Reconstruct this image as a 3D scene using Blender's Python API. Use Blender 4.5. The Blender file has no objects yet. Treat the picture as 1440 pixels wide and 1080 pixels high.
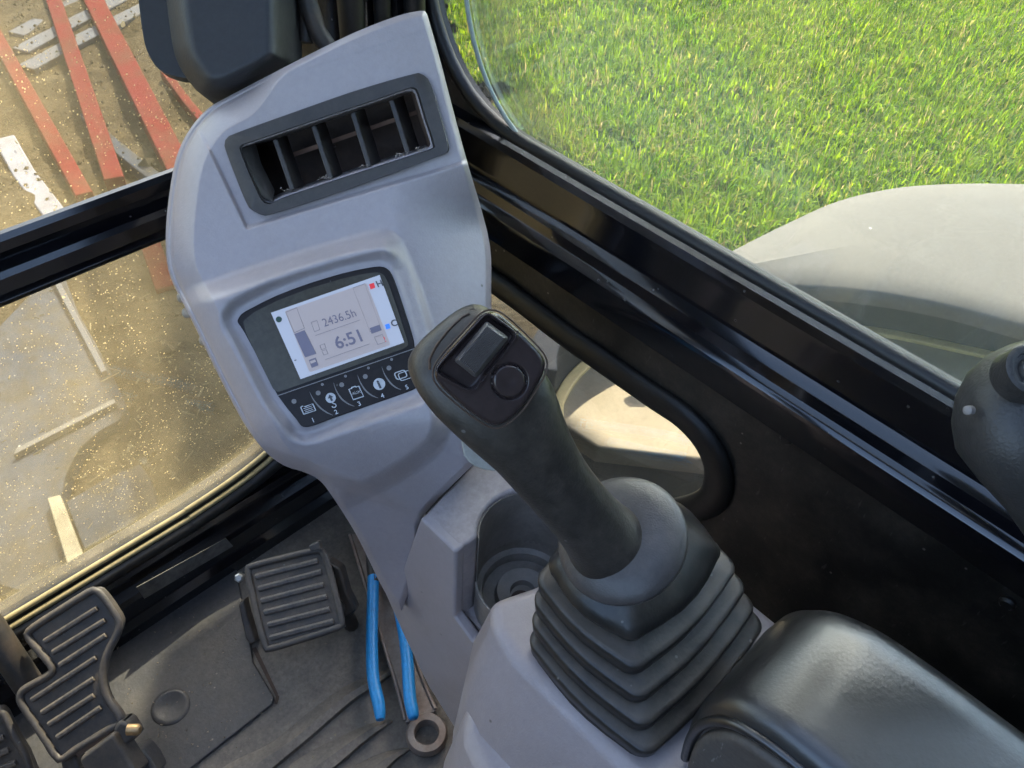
import bpy, bmesh, math, random
import numpy as np
from mathutils import Vector, Matrix

random.seed(7)
rng = np.random.default_rng(7)
scene = bpy.context.scene
col = scene.collection
R = math.radians

# ------------------------------------------------------------------ camera, world, sun, exposure
FPX, CX, CY = 1150.0, 720.0, 540.0
YAW, PITCH, ROLL = R(48), R(46), R(5)
EYE = Vector((0, 0, 1.0))                       # metres above the cab floor
FW = Vector((math.sin(YAW) * math.cos(PITCH), math.cos(YAW) * math.cos(PITCH), -math.sin(PITCH)))
_r = Vector((math.cos(YAW), -math.sin(YAW), 0))
_u = _r.cross(FW)
RT = _r * math.cos(ROLL) + _u * math.sin(ROLL)
UP = -_r * math.sin(ROLL) + _u * math.cos(ROLL)

cam_data = bpy.data.cameras.new('camera')
cam = bpy.data.objects.new('camera', cam_data)
col.objects.link(cam)
cam_data.sensor_width = 36
cam_data.lens = 36 * FPX / 1440
cam_data.clip_start = 0.01
cam_data.clip_end = 500
cam.matrix_world = Matrix(((RT.x, UP.x, -FW.x, EYE.x), (RT.y, UP.y, -FW.y, EYE.y), (RT.z, UP.z, -FW.z, EYE.z), (0, 0, 0, 1)))
scene.camera = cam

SUN_AZ, SUN_EL = R(52), R(45)                   # azimuth to the right of straight ahead (+y)
world = bpy.data.worlds.new('World')
scene.world = world
world.use_nodes = True
wn = world.node_tree.nodes
sky = wn.new('ShaderNodeTexSky')
sky.sky_type = 'NISHITA'
sky.sun_disc = False
sky.sun_elevation = SUN_EL
sky.sun_rotation = SUN_AZ
sky.dust_density = 2.5
world.node_tree.links.new(sky.outputs[0], wn['Background'].inputs[0])
wn['Background'].inputs[1].default_value = 0.15

sun_data = bpy.data.lights.new('sun', 'SUN')
sun = bpy.data.objects.new('sun', sun_data)
col.objects.link(sun)
sun_data.energy = 4.0
sun_data.angle = R(0.5)
sun_data.color = (1.0, 0.90, 0.74)
TOSUN = Vector((math.sin(SUN_AZ) * math.cos(SUN_EL), math.cos(SUN_AZ) * math.cos(SUN_EL), math.sin(SUN_EL)))
sun.rotation_euler = TOSUN.to_track_quat('Z', 'Y').to_euler()

vs = scene.view_settings
vs.view_transform = 'Standard'
vs.look = 'None'
vs.gamma = 1
vs.use_curve_mapping = False
vs.exposure = 2.5
scene.cycles.use_denoising = True
scene.cycles.max_bounces = 6
scene.cycles.use_adaptive_sampling = True
scene.cycles.adaptive_threshold = 0.03
scene.cycles.diffuse_bounces = 3
scene.cycles.transparent_max_bounces = 12
scene.cycles.caustics_reflective = False
scene.cycles.caustics_refractive = False

# ------------------------------------------------------------------ measuring helpers (survey of the place from the photograph)
def ray(px, py):
    return RT * ((px - CX) / FPX) - UP * ((py - CY) / FPX) + FW
def P(px, py, d):
    return EYE + ray(px, py) * d
def on(px, py, ax, val):
    d = ray(px, py)
    return EYE + d * ((val - EYE[ax]) / d[ax])
def crop(pts, ox, oy, s):
    return [(ox + x * s, oy + y * s) for x, y in pts]

# ------------------------------------------------------------------ object helpers
def thing(name, loc, label, cat, group=None):
    o = bpy.data.objects.new(name, None)
    col.objects.link(o)
    o.location = loc
    o.empty_display_size = 0.02
    o['label'] = label
    o['category'] = cat
    if group: o['group'] = group
    return o
def root_loc(o):
    v = Vector(o.location)
    while o.parent is not None:
        o = o.parent
        v += o.location
    return v
def link_mesh(name, me, mat, parent=None, smooth=35):
    """mesh given in world coordinates; origin moved to its centre"""
    n = len(me.vertices)
    co = np.empty(n * 3, dtype=np.float32)
    me.vertices.foreach_get('co', co)
    co = co.reshape(-1, 3)
    c = (co.max(0) + co.min(0)) / 2
    co -= c
    me.vertices.foreach_set('co', co.ravel())
    if smooth:
        me.polygons.foreach_set('use_smooth', np.ones(len(me.polygons), dtype=bool))
        if smooth < 180:
            me.set_sharp_from_angle(angle=R(smooth))
    me.update()
    o = bpy.data.objects.new(name, me)
    col.objects.link(o)
    if mat: me.materials.append(mat)
    o.location = Vector([float(v) for v in c])
    if parent is not None:
        o.parent = parent
        o.location = o.location - root_loc(parent)
    return o
def from_vf(name, verts, faces, mat, parent=None, smooth=35, bevel=0, seg=3, fix=True):
    me = bpy.data.meshes.new(name)
    me.from_pydata([tuple(v) for v in verts], [], faces)
    if fix:
        bm = bmesh.new(); bm.from_mesh(me)
        bmesh.ops.recalc_face_normals(bm, faces=bm.faces)
        bm.to_mesh(me); bm.free()
    o = link_mesh(name, me, mat, parent, smooth)
    if bevel: add_bevel(o, bevel, seg)
    return o
def add_bevel(o, w, seg=3, ang=30):
    m = o.modifiers.new('bevel', 'BEVEL')
    m.width = w; m.segments = seg; m.limit_method = 'ANGLE'; m.angle_limit = R(ang)
    m.harden_normals = True
    return m
def prism(name, poly, vec, mat, parent=None, bevel=0, seg=3, smooth=35):
    """closed solid: polygon of 3-D points swept along vec"""
    n = len(poly)
    v = [Vector(p) for p in poly] + [Vector(p) + Vector(vec) for p in poly]
    f = [list(range(n)), list(range(2 * n - 1, n - 1, -1))] + [[i, (i + 1) % n, n + (i + 1) % n, n + i] for i in range(n)]
    return from_vf(name, v, f, mat, parent, smooth, bevel, seg)
def taper(name, poly, poly2, mat, parent=None, bevel=0, seg=3, smooth=35):
    n = len(poly)
    v = list(poly) + list(poly2)
    f = [list(range(n)), list(range(2 * n - 1, n - 1, -1))] + [[i, (i + 1) % n, n + (i + 1) % n, n + i] for i in range(n)]
    return from_vf(name, v, f, mat, parent, smooth, bevel, seg)
def pxprism(name, pts, d, thick, mat, parent=None, bevel=0, seg=3, shrink=1.0):
    """plate facing the operator; pts surveyed in the photo, front at depth d (number or function)"""
    D = d if callable(d) else (lambda x, y: d)
    front = [P(x, y, D(x, y)) for x, y in pts]
    c = sum(front, Vector()) / len(front)
    back = [c + (p - c) * shrink + FW * thick for p in front]
    return taper(name, front, back, mat, parent, bevel, seg)
def box(name, x0, x1, y0, y1, z0, z1, mat, parent=None, bevel=0, seg=3):
    return prism(name, [(x0, y0, z0), (x1, y0, z0), (x1, y1, z0), (x0, y1, z0)], (0, 0, z1 - z0), mat, parent, bevel, seg)
def rings(name, rs, mat, parent=None, cap=True, smooth=60, closed=True):
    n = len(rs[0]); v = []; f = []
    for r in rs: v += list(r)
    for k in range(len(rs) - 1):
        for i in range(n if closed else n - 1):
            j = (i + 1) % n
            f.append([k * n + i, k * n + j, (k + 1) * n + j, (k + 1) * n + i])
    if cap:
        f.append(list(range(n))[::-1]); f.append([(len(rs) - 1) * n + i for i in range(n)])
    return from_vf(name, v, f, mat, parent, smooth)
def frame_of(ax):
    ax = Vector(ax).normalized()
    a = ax.orthogonal().normalized()
    return a, ax.cross(a), ax
def lathe(name, org, ax, prof, mat, parent=None, n=48, cap=True, smooth=40):
    a, b, c = frame_of(ax)
    org = Vector(org)
    rs = [[org + c * h + (a * math.cos(t) + b * math.sin(t)) * r for t in [2 * math.pi * i / n for i in range(n)]] for r, h in prof]
    return rings(name, rs, mat, parent, cap, smooth)
def tube(name, pts, rad, mat, parent=None, n=14, closed=False, squash=None):
    pts = [Vector(p) for p in pts]
    m = len(pts)
    rs = []
    a = None
    for i, p in enumerate(pts):
        if closed: t = pts[(i + 1) % m] - pts[i - 1]
        else: t = pts[min(i + 1, m - 1)] - pts[max(i - 1, 0)]
        t.normalize()
        if a is None: a = t.orthogonal().normalized()
        a = (a - t * a.dot(t)).normalized()
        b = t.cross(a)
        r = rad[i] if isinstance(rad, (list, tuple)) else rad
        ring = []
        for k in range(n):
            th = 2 * math.pi * k / n
            q = a * math.cos(th) * r + b * math.sin(th) * r
            if squash: q = q - Vector(squash[0]) * q.dot(Vector(squash[0])) * (1 - squash[1])
            ring.append(p + q)
        rs.append(ring)
    if closed: rs.append(rs[0])
    o = rings(name, rs, mat, parent, not closed, 60)
    return o
def spline(pts, n=8, closed=False):
    """Catmull-Rom through points (tuples of any dimension)"""
    p = [np.array(q, float) for q in pts]
    m = len(p); out = []
    for i in range(m if closed else m - 1):
        if closed: a, b, c, d = p[i - 1], p[i], p[(i + 1) % m], p[(i + 2) % m]
        else: a, b, c, d = p[max(i - 1, 0)], p[i], p[i + 1], p[min(i + 2, m - 1)]
        for k in range(n):
            t = k / n
            out.append(.5 * ((2 * b) + (-a + c) * t + (2 * a - 5 * b + 4 * c - d) * t * t + (-a + 3 * b - 3 * c + d) * t ** 3))
    if not closed: out.append(p[-1])
    return [tuple(q) for q in out]
def roundpoly(pts, rad, n=6):
    """2-D polygon with rounded corners; rad number or list"""
    m = len(pts); out = []
    for i in range(m):
        a, b, c = (np.array(pts[k % m], float) for k in (i - 1, i, i + 1))
        r = rad[i] if isinstance(rad, (list, tuple)) else rad
        u, v = a - b, c - b
        lu, lv = np.linalg.norm(u), np.linalg.norm(v)
        u /= lu; v /= lv
        l = min(r, lu * .48, lv * .48)
        p0, p1 = b + u * l, b + v * l
        if r <= 0: out.append(tuple(b)); continue
        for k in range(n + 1):
            t = k / n
            out.append(tuple((1 - t) ** 2 * p0 + 2 * t * (1 - t) * b + t * t * p1))
    return out
def plate_with_holes(name, outer, holes, thick, mapf, mat, parent=None, bevel=0):
    """flat plate with real openings; 2-D loops -> mapf(u, v, w)"""
    bm = bmesh.new(); edges = []
    for loop in [outer] + holes:
        vs_ = [bm.verts.new(mapf(u, v, 0)) for u, v in loop]
        edges += [bm.edges.new((vs_[i], vs_[(i + 1) % len(vs_)])) for i in range(len(vs_))]
    bmesh.ops.triangle_fill(bm, use_beauty=True, use_dissolve=False, edges=edges)
    faces = list(bm.faces)
    ret = bmesh.ops.extrude_face_region(bm, geom=faces)
    d = Vector(mapf(0, 0, thick)) - Vector(mapf(0, 0, 0))
    for g in ret['geom']:
        if isinstance(g, bmesh.types.BMVert): g.co += d
    bmesh.ops.recalc_face_normals(bm, faces=bm.faces)
    me = bpy.data.meshes.new(name); bm.to_mesh(me); bm.free()
    o = link_mesh(name, me, mat, parent, 30)
    return o
def sdf(poly, X, Y):
    """signed distance to a polygon, negative inside (numpy)"""
    d = np.full(X.shape, 1e9); ins = np.zeros(X.shape, bool)
    m = len(poly)
    for i in range(m):
        ax, ay = poly[i]; bx, by = poly[(i + 1) % m]
        ex, ey = bx - ax, by - ay
        wx, wy = X - ax, Y - ay
        t = np.clip((wx * ex + wy * ey) / (ex * ex + ey * ey + 1e-12), 0, 1)
        d = np.minimum(d, (wx - ex * t) ** 2 + (wy - ey * t) ** 2)
        c = ((ay <= Y) & (by > Y)) | ((by <= Y) & (ay > Y))
        with np.errstate(divide='ignore', invalid='ignore'):
            xi = ax + (Y - ay) * ex / (ey if ey != 0 else 1e-12)
        ins ^= c & (X < xi)
    d = np.sqrt(d)
    return np.where(ins, -d, d)
def sst(a, b, x):
    t = np.clip((x - a) / (b - a), 0, 1)
    return t * t * (3 - 2 * t)
def polyline_dist(pl, X, Y):
    d = np.full(X.shape, 1e9)
    for (ax, ay), (bx, by) in zip(pl[:-1], pl[1:]):
        ex, ey = bx - ax, by - ay
        t = np.clip(((X - ax) * ex + (Y - ay) * ey) / (ex * ex + ey * ey), 0, 1)
        d = np.minimum(d, (X - ax - ex * t) ** 2 + (Y - ay - ey * t) ** 2)
    return np.sqrt(d)
def sheet(name, outline, D, H, mat, parent=None, rows=200, cols=120, back=0.08, shrink=0.9, rot=0.0, smooth=180, backdir=None):
    """moulded shell: surveyed outline, base depth D(X,Y), relief H(X,Y) in metres towards the operator, closed at the back"""
    ca, sa = math.cos(rot), math.sin(rot)
    ro = [(x * ca + y * sa, -x * sa + y * ca) for x, y in outline]
    ys = np.array([p[1] for p in ro])
    y0, y1 = ys.min() + .15, ys.max() - .15
    U = np.linspace(0, 1, rows); U = y0 + (y1 - y0) * (U - .12 * np.sin(2 * np.pi * U) / (2 * np.pi) * 1)
    X = np.zeros((rows, cols)); Y = np.zeros((rows, cols))
    s = np.linspace(0, 1, cols)
    s = s - .35 * np.sin(2 * np.pi * s) / (2 * np.pi)
    for k, y in enumerate(U):
        xs = []
        for i in range(len(ro)):
            (ax, ay), (bx, by) = ro[i], ro[(i + 1) % len(ro)]
            if (ay <= y < by) or (by <= y < ay): xs.append(ax + (y - ay) * (bx - ax) / (by - ay))
        X[k] = min(xs) + (max(xs) - min(xs)) * s
        Y[k] = y
    XX, YY = X * ca - Y * sa, X * sa + Y * ca
    dep = D(XX, YY) - H(XX, YY)
    rt, up, fw, eye = (np.array(v) for v in (RT, UP, FW, EYE))
    V = eye + (rt * ((XX - CX) / FPX)[..., None] - up * ((YY - CY) / FPX)[..., None] + fw) * dep[..., None]
    idx = np.arange(rows * cols).reshape(rows, cols)
    F = np.stack([idx[:-1, :-1], idx[1:, :-1], idx[1:, 1:], idx[:-1, 1:]], -1).reshape(-1, 4).tolist()
    loop = list(idx[0, :]) + list(idx[1:, -1]) + list(idx[-1, -2::-1]) + list(idx[-2:0:-1, 0])
    Vf = V.reshape(-1, 3)
    L = Vf[loop]; c = L.mean(0)
    bd = fw if backdir is None else np.array(backdir)
    b0 = len(Vf)
    Bk = c + (L - c) * shrink + bd * back
    allv = np.vstack([Vf, L, Bk])
    m = len(loop)
    for i in range(m):
        j = (i + 1) % m
        F.append([b0 + i, b0 + j, b0 + m + j, b0 + m + i])
    F.append([b0 + m + i for i in range(m)])
    me = bpy.data.meshes.new(name)
    me.from_pydata(allv.tolist(), [], F)
    bm = bmesh.new(); bm.from_mesh(me)
    bmesh.ops.remove_doubles(bm, verts=bm.verts, dist=1e-6)
    bmesh.ops.recalc_face_normals(bm, faces=bm.faces)
    bm.to_mesh(me); bm.free()
    return link_mesh(name, me, mat, parent, smooth if smooth < 180 else 50)

# ------------------------------------------------------------------ materials
def srgb(r, g, b):
    return tuple(((c / 255) / 12.92 if c / 255 <= .04045 else ((c / 255 + .055) / 1.055) ** 2.4) for c in (r, g, b)) + (1,)
def M(name, base, rough=.5, metal=0, var=None, vscale=6, vfac=.5, bump=0, bscale=300, spec=.5, coat=0, emit=None, estr=0,
      specks=None, spk_scale=120, spk_amt=.06, rvar=.12, scratch=0, grain=.16, settle=None, settle_amt=.8):
    m = bpy.data.materials.new(name); m.use_nodes = True
    nt = m.node_tree; N = nt.nodes; Lk = nt.links
    b = N['Principled BSDF']
    base = tuple(base) + ((1,) if len(base) == 3 else ())
    b.inputs['Base Color'].default_value = base
    b.inputs['Roughness'].default_value = rough
    b.inputs['Metallic'].default_value = metal
    b.inputs['Specular IOR Level'].default_value = spec
    b.inputs['Coat Weight'].default_value = coat
    b.inputs['Coat Roughness'].default_value = .08
    tc = N.new('ShaderNodeTexCoord')
    cur = None
    if var is not None:
        var = tuple(var) + ((1,) if len(var) == 3 else ())
        nz = N.new('ShaderNodeTexNoise'); nz.inputs['Scale'].default_value = vscale; nz.inputs['Detail'].default_value = 8; nz.inputs['Roughness'].default_value = .65
        Lk.new(tc.outputs['Object'], nz.inputs['Vector'])
        mr = N.new('ShaderNodeMapRange'); mr.inputs[1].default_value = .42; mr.inputs[2].default_value = .72; mr.inputs[4].default_value = vfac
        Lk.new(nz.outputs['Fac'], mr.inputs[0])
        mx = N.new('ShaderNodeMix'); mx.data_type = 'RGBA'
        mx.inputs[6].default_value = base; mx.inputs[7].default_value = var
        Lk.new(mr.outputs[0], mx.inputs[0])
        cur = mx.outputs[2]
        ra = N.new('ShaderNodeMath'); ra.operation = 'MULTIPLY_ADD'
        ra.inputs[1].default_value = rvar / max(vfac, .01); ra.inputs[2].default_value = rough
        Lk.new(mr.outputs[0], ra.inputs[0]); Lk.new(ra.outputs[0], b.inputs['Roughness'])
    if specks is not None:
        specks = tuple(specks) + ((1,) if len(specks) == 3 else ())
        vo = N.new('ShaderNodeTexVoronoi'); vo.inputs['Scale'].default_value = spk_scale
        Lk.new(tc.outputs['Object'], vo.inputs['Vector'])
        lt = N.new('ShaderNodeMapRange'); lt.inputs[1].default_value = .16; lt.inputs[2].default_value = .10
        Lk.new(vo.outputs['Distance'], lt.inputs[0])
        n2 = N.new('ShaderNodeTexWhiteNoise'); Lk.new(vo.outputs['Position'], n2.inputs[0])
        l2 = N.new('ShaderNodeMath'); l2.operation = 'LESS_THAN'; l2.inputs[1].default_value = spk_amt
        Lk.new(n2.outputs[0], l2.inputs[0])
        ml = N.new('ShaderNodeMath'); ml.operation = 'MULTIPLY'
        Lk.new(lt.outputs[0], ml.inputs[0]); Lk.new(l2.outputs[0], ml.inputs[1])
        m2 = N.new('ShaderNodeMix'); m2.data_type = 'RGBA'
        Lk.new(ml.outputs[0], m2.inputs[0])
        if cur: Lk.new(cur, m2.inputs[6])
        else: m2.inputs[6].default_value = base
        m2.inputs[7].default_value = specks
        cur = m2.outputs[2]
    if scratch:
        mp = N.new('ShaderNodeMapping'); mp.inputs['Scale'].default_value = (18, 240, 60); mp.inputs['Rotation'].default_value = (.3, .5, .8)
        Lk.new(tc.outputs['Object'], mp.inputs[0])
        ns = N.new('ShaderNodeTexNoise'); ns.inputs['Scale'].default_value = 1.0; ns.inputs['Detail'].default_value = 4
        Lk.new(mp.outputs[0], ns.inputs['Vector'])
        sr = N.new('ShaderNodeMapRange'); sr.inputs[1].default_value = .66; sr.inputs[2].default_value = .74; sr.inputs[4].default_value = scratch
        Lk.new(ns.outputs['Fac'], sr.inputs[0])
        m3 = N.new('ShaderNodeMix'); m3.data_type = 'RGBA'
        Lk.new(sr.outputs[0], m3.inputs[0])
        if cur: Lk.new(cur, m3.inputs[6])
        else: m3.inputs[6].default_value = base
        m3.inputs[7].default_value = (.45, .43, .40, 1)
        cur = m3.outputs[2]
    if grain and not emit:
        n6 = N.new('ShaderNodeTexNoise'); n6.inputs['Scale'].default_value = 190; n6.inputs['Detail'].default_value = 5; n6.inputs['Roughness'].default_value = .75
        Lk.new(tc.outputs['Object'], n6.inputs['Vector'])
        r6 = N.new('ShaderNodeMapRange'); r6.inputs[1].default_value = .3; r6.inputs[2].default_value = .7; r6.inputs[3].default_value = 1 - grain; r6.inputs[4].default_value = 1 + grain
        Lk.new(n6.outputs['Fac'], r6.inputs[0])
        m6 = N.new('ShaderNodeMix'); m6.data_type = 'RGBA'; m6.blend_type = 'MULTIPLY'; m6.inputs[0].default_value = 1
        if cur: Lk.new(cur, m6.inputs[6])
        else: m6.inputs[6].default_value = base
        Lk.new(r6.outputs[0], m6.inputs[7])
        cur = m6.outputs[2]
    if settle is not None:
        ge = N.new('ShaderNodeNewGeometry'); sx_ = N.new('ShaderNodeSeparateXYZ'); Lk.new(ge.outputs['Normal'], sx_.inputs[0])
        n5 = N.new('ShaderNodeTexNoise'); n5.inputs['Scale'].default_value = 45; n5.inputs['Detail'].default_value = 6; n5.inputs['Roughness'].default_value = .7
        Lk.new(tc.outputs['Object'], n5.inputs['Vector'])
        a5 = N.new('ShaderNodeMath'); a5.operation = 'MULTIPLY_ADD'; a5.inputs[1].default_value = .9; Lk.new(n5.outputs['Fac'], a5.inputs[0]); Lk.new(sx_.outputs['Z'], a5.inputs[2])
        r5 = N.new('ShaderNodeMapRange'); r5.inputs[1].default_value = 1.12; r5.inputs[2].default_value = 1.5; r5.inputs[4].default_value = settle_amt
        Lk.new(a5.outputs[0], r5.inputs[0])
        m5 = N.new('ShaderNodeMix'); m5.data_type = 'RGBA'; Lk.new(r5.outputs[0], m5.inputs[0])
        if cur: Lk.new(cur, m5.inputs[6])
        else: m5.inputs[6].default_value = base
        m5.inputs[7].default_value = tuple(settle) + (1,)
        cur = m5.outputs[2]
    if cur: Lk.new(cur, b.inputs['Base Color'])
    if bump:
        nb = N.new('ShaderNodeTexNoise'); nb.inputs['Scale'].default_value = bscale; nb.inputs['Detail'].default_value = 3
        Lk.new(tc.outputs['Object'], nb.inputs['Vector'])
        bp = N.new('ShaderNodeBump'); bp.inputs['Strength'].default_value = bump; bp.inputs['Distance'].default_value = .001
        Lk.new(nb.outputs['Fac'], bp.inputs['Height']); Lk.new(bp.outputs[0], b.inputs['Normal'])
    if emit:
        b.inputs['Emission Color'].default_value = tuple(emit) + ((1,) if len(emit) == 3 else ())
        b.inputs['Emission Strength'].default_value = estr
    return m
def glass_mat(name, tint, dust, dust_col, speck, speck_scale, streak=0, gloss=.04):
    m = bpy.data.materials.new(name); m.use_nodes = True
    nt = m.node_tree; N = nt.nodes; Lk = nt.links
    N.remove(N['Principled BSDF'])
    out = N['Material Output']
    tc = N.new('ShaderNodeTexCoord')
    tr = N.new('ShaderNodeBsdfTransparent'); tr.inputs[0].default_value = tint + (1,)
    gl = N.new('ShaderNodeBsdfGlossy'); gl.inputs['Roughness'].default_value = .02
    fr = N.new('ShaderNodeLayerWeight'); fr.inputs[0].default_value = .25
    fm = N.new('ShaderNodeMath'); fm.operation = 'MULTIPLY_ADD'; fm.inputs[1].default_value = .35; fm.inputs[2].default_value = gloss
    Lk.new(fr.outputs['Fresnel'], fm.inputs[0])
    mg = N.new('ShaderNodeMixShader'); Lk.new(fm.outputs[0], mg.inputs[0]); Lk.new(tr.outputs[0], mg.inputs[1]); Lk.new(gl.outputs[0], mg.inputs[2])
    df = N.new('ShaderNodeBsdfDiffuse'); df.inputs[0].default_value = dust_col + (1,)
    tl = N.new('ShaderNodeBsdfTranslucent'); tl.inputs[0].default_value = dust_col + (1,)
    dm = N.new('ShaderNodeMixShader'); dm.inputs[0].default_value = .55; Lk.new(df.outputs[0], dm.inputs[1]); Lk.new(tl.outputs[0], dm.inputs[2])
    nz = N.new('ShaderNodeTexNoise'); nz.inputs['Scale'].default_value = 7; nz.inputs['Detail'].default_value = 9; nz.inputs['Roughness'].default_value = .7
    Lk.new(tc.outputs['Object'], nz.inputs['Vector'])
    if not speck:
        fin = N.new('ShaderNodeMixShader'); fin.inputs[0].default_value = dust
        Lk.new(mg.outputs[0], fin.inputs[1]); Lk.new(dm.outputs[0], fin.inputs[2]); Lk.new(fin.outputs[0], out.inputs[0])
        return m
    mr = N.new('ShaderNodeMapRange'); mr.inputs[1].default_value = .3; mr.inputs[2].default_value = .75; mr.inputs[3].default_value = dust * .35; mr.inputs[4].default_value = dust * 1.35
    cl = N.new('ShaderNodeTexNoise'); cl.inputs['Scale'].default_value = 16; cl.inputs['Detail'].default_value = 3; Lk.new(tc.outputs['Object'], cl.inputs['Vector'])
    cm = N.new('ShaderNodeMapRange'); cm.inputs[1].default_value = .40; cm.inputs[2].default_value = .66; cm.inputs[3].default_value = .12; cm.inputs[4].default_value = 1.9; Lk.new(cl.outputs['Fac'], cm.inputs[0])
    Lk.new(nz.outputs['Fac'], mr.inputs[0])
    tot = mr.outputs[0]
    if speck:
        for sc, amt, rad in ((speck_scale * 2.3, speck * 1.1, .22), (speck_scale * 1.2, speck * .42, .17), (speck_scale * .4, speck * .22, .09)):
            vo = N.new('ShaderNodeTexVoronoi'); vo.inputs['Scale'].default_value = sc
            dn = N.new('ShaderNodeTexNoise'); dn.inputs['Scale'].default_value = sc * 1.6; dn.inputs['Detail'].default_value = 2
            Lk.new(tc.outputs['Object'], dn.inputs['Vector'])
            vm = N.new('ShaderNodeVectorMath'); vm.operation = 'MULTIPLY_ADD'; vm.inputs[1].default_value = (.6 / sc,) * 3
            Lk.new(dn.outputs['Color'], vm.inputs[0]); Lk.new(tc.outputs['Object'], vm.inputs[2])
            Lk.new(vm.outputs[0], vo.inputs['Vector'])
            wn_ = N.new('ShaderNodeTexWhiteNoise'); Lk.new(vo.outputs['Position'], wn_.inputs[0])
            rr = N.new('ShaderNodeMath'); rr.operation = 'MULTIPLY'; rr.inputs[1].default_value = rad * 1.6
            sp = N.new('ShaderNodeSeparateColor'); Lk.new(wn_.outputs['Color'], sp.inputs[0]); Lk.new(sp.outputs[1], rr.inputs[0])
            lt = N.new('ShaderNodeMath'); lt.operation = 'LESS_THAN'; Lk.new(vo.outputs['Distance'], lt.inputs[0]); Lk.new(rr.outputs[0], lt.inputs[1])
            am = N.new('ShaderNodeMath'); am.operation = 'MULTIPLY'; am.inputs[1].default_value = amt; Lk.new(cm.outputs[0], am.inputs[0])
            l2 = N.new('ShaderNodeMath'); l2.operation = 'LESS_THAN'; Lk.new(am.outputs[0], l2.inputs[1]); Lk.new(sp.outputs[0], l2.inputs[0])
            ml = N.new('ShaderNodeMath'); ml.operation = 'MULTIPLY'; Lk.new(lt.outputs[0], ml.inputs[0]); Lk.new(l2.outputs[0], ml.inputs[1])
            mx = N.new('ShaderNodeMath'); mx.operation = 'MULTIPLY_ADD'; mx.inputs[1].default_value = .8; mx.use_clamp = True
            Lk.new(ml.outputs[0], mx.inputs[0]); Lk.new(tot, mx.inputs[2])
            tot = mx.outputs[0]
    fin = N.new('ShaderNodeMixShader'); Lk.new(tot, fin.inputs[0]); Lk.new(mg.outputs[0], fin.inputs[1]); Lk.new(dm.outputs[0], fin.inputs[2])
    Lk.new(fin.outputs[0], out.inputs[0])
    return m

CONSOLE = M('console plastic', (.385, .335, .335), .32, var=(.31, .255, .225), vscale=9, vfac=.45, grain=.05, bump=.22, bscale=650, specks=(.16, .14, .12), spk_scale=90, spk_amt=.015)
CONSOLE2 = M('cup holder plastic', (.37, .32, .315), .42, var=(.20, .165, .135), vscale=14, vfac=.6, bump=.12, bscale=900, specks=(.12, .10, .08), spk_scale=70, spk_amt=.04)
VENT = M('vent plastic', (.038, .032, .029), .42, var=(.10, .085, .07), vscale=20, vfac=.5, bump=.15, bscale=500)
DUCT = M('vent duct', (.050, .030, .020), .7, var=(.13, .078, .050), vscale=20)
RUSTY = M('dusty brown louvre', (.20, .11, .07), .7, var=(.28, .17, .12), vscale=40)
BEZEL = M('monitor bezel', (.020, .014, .012), .28, spec=.22, var=(.035, .03, .028), vscale=18, vfac=.5, specks=(.10, .09, .08), spk_scale=160, spk_amt=.02)
SMOKE = M('smoked display cover', (.070, .062, .048), .16, var=(.10, .088, .066), vscale=14, vfac=.7, spec=.3)
LCDW = M('lcd white', (.24, .265, .32), .3, emit=(.60, .68, .86), estr=.075)
LCDB = M('lcd panel', (.26, .24, .245), .35, emit=(.62, .57, .60), estr=.055)
LCDD = M('lcd ink', (.10, .10, .15), .5, emit=(.2, .2, .3), estr=.05)
LCDL = M('lcd faint ink', (.16, .15, .18), .5, emit=(.3, .3, .35), estr=.06)
PRNK = M('dark print', (.06, .06, .07), .5)
PRNR = M('red print', (.5, .03, .03), .4, emit=(.8, .03, .05), estr=.08)
PRNB = M('blue print', (.05, .22, .80), .4, emit=(.05, .2, .85), estr=.08)
PRNW = M('white print', (.55, .55, .56), .5)
PRNG = M('grey print', (.22, .20, .19), .5)
GRIP = M('joystick rubber', (.032, .027, .023), .38, var=(.068, .054, .042), vscale=45, grain=.3, vfac=.6, bump=.22, bscale=700, spec=.5, specks=(.13, .12, .11), spk_scale=120, spk_amt=.04)
GLOSSB = M('joystick gloss plastic', (.034, .024, .024), .17, var=(.050, .036, .034), vscale=15, vfac=.5, bump=.03, bscale=300)
SKIRT = M('joystick collar plastic', (.060, .053, .050), .36, var=(.095, .082, .074), vscale=25, vfac=.5, bump=.25, bscale=900)
BOOT = M('bellows rubber', (.021, .019, .017), .36, var=(.045, .038, .031), vscale=30, vfac=.6, settle=(.13, .105, .08), settle_amt=.6, bump=.18, bscale=350, specks=(.25, .23, .20), spk_scale=110, spk_amt=.05)
LEATHER = M('armrest leather', (.014, .0135, .014), .31, var=(.030, .027, .024), vscale=15, vfac=.5, spec=.8, coat=.3, bump=.16, bscale=420)
LEATHER.node_tree.nodes['Principled BSDF'].inputs['Coat Roughness'].default_value = .24
ENDCAP = M('armrest side plastic', (.070, .058, .048), .55, var=(.10, .092, .082), vscale=30, vfac=.6, bump=.35, bscale=300, scratch=.4)
PAINT = M('black cab paint', (.004, .004, .006), .14, var=(.014, .013, .012), vscale=9, vfac=.45, specks=(.10, .095, .09), spk_scale=130, spk_amt=.06, coat=.8, rvar=.06)
PANEL = M('black trim panel', (.013, .012, .0105), .42, var=(.085, .070, .054), vscale=13, vfac=.75, grain=.35, bump=.2, bscale=400, specks=(.20, .18, .16), spk_scale=110, spk_amt=.06, scratch=.10)
RUBBER = M('black rubber', (.011, .010, .009), .42, var=(.030, .026, .022), vscale=14, vfac=.5, bump=.15, bscale=400, specks=(.16, .15, .13), spk_scale=90, spk_amt=.03)
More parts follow.
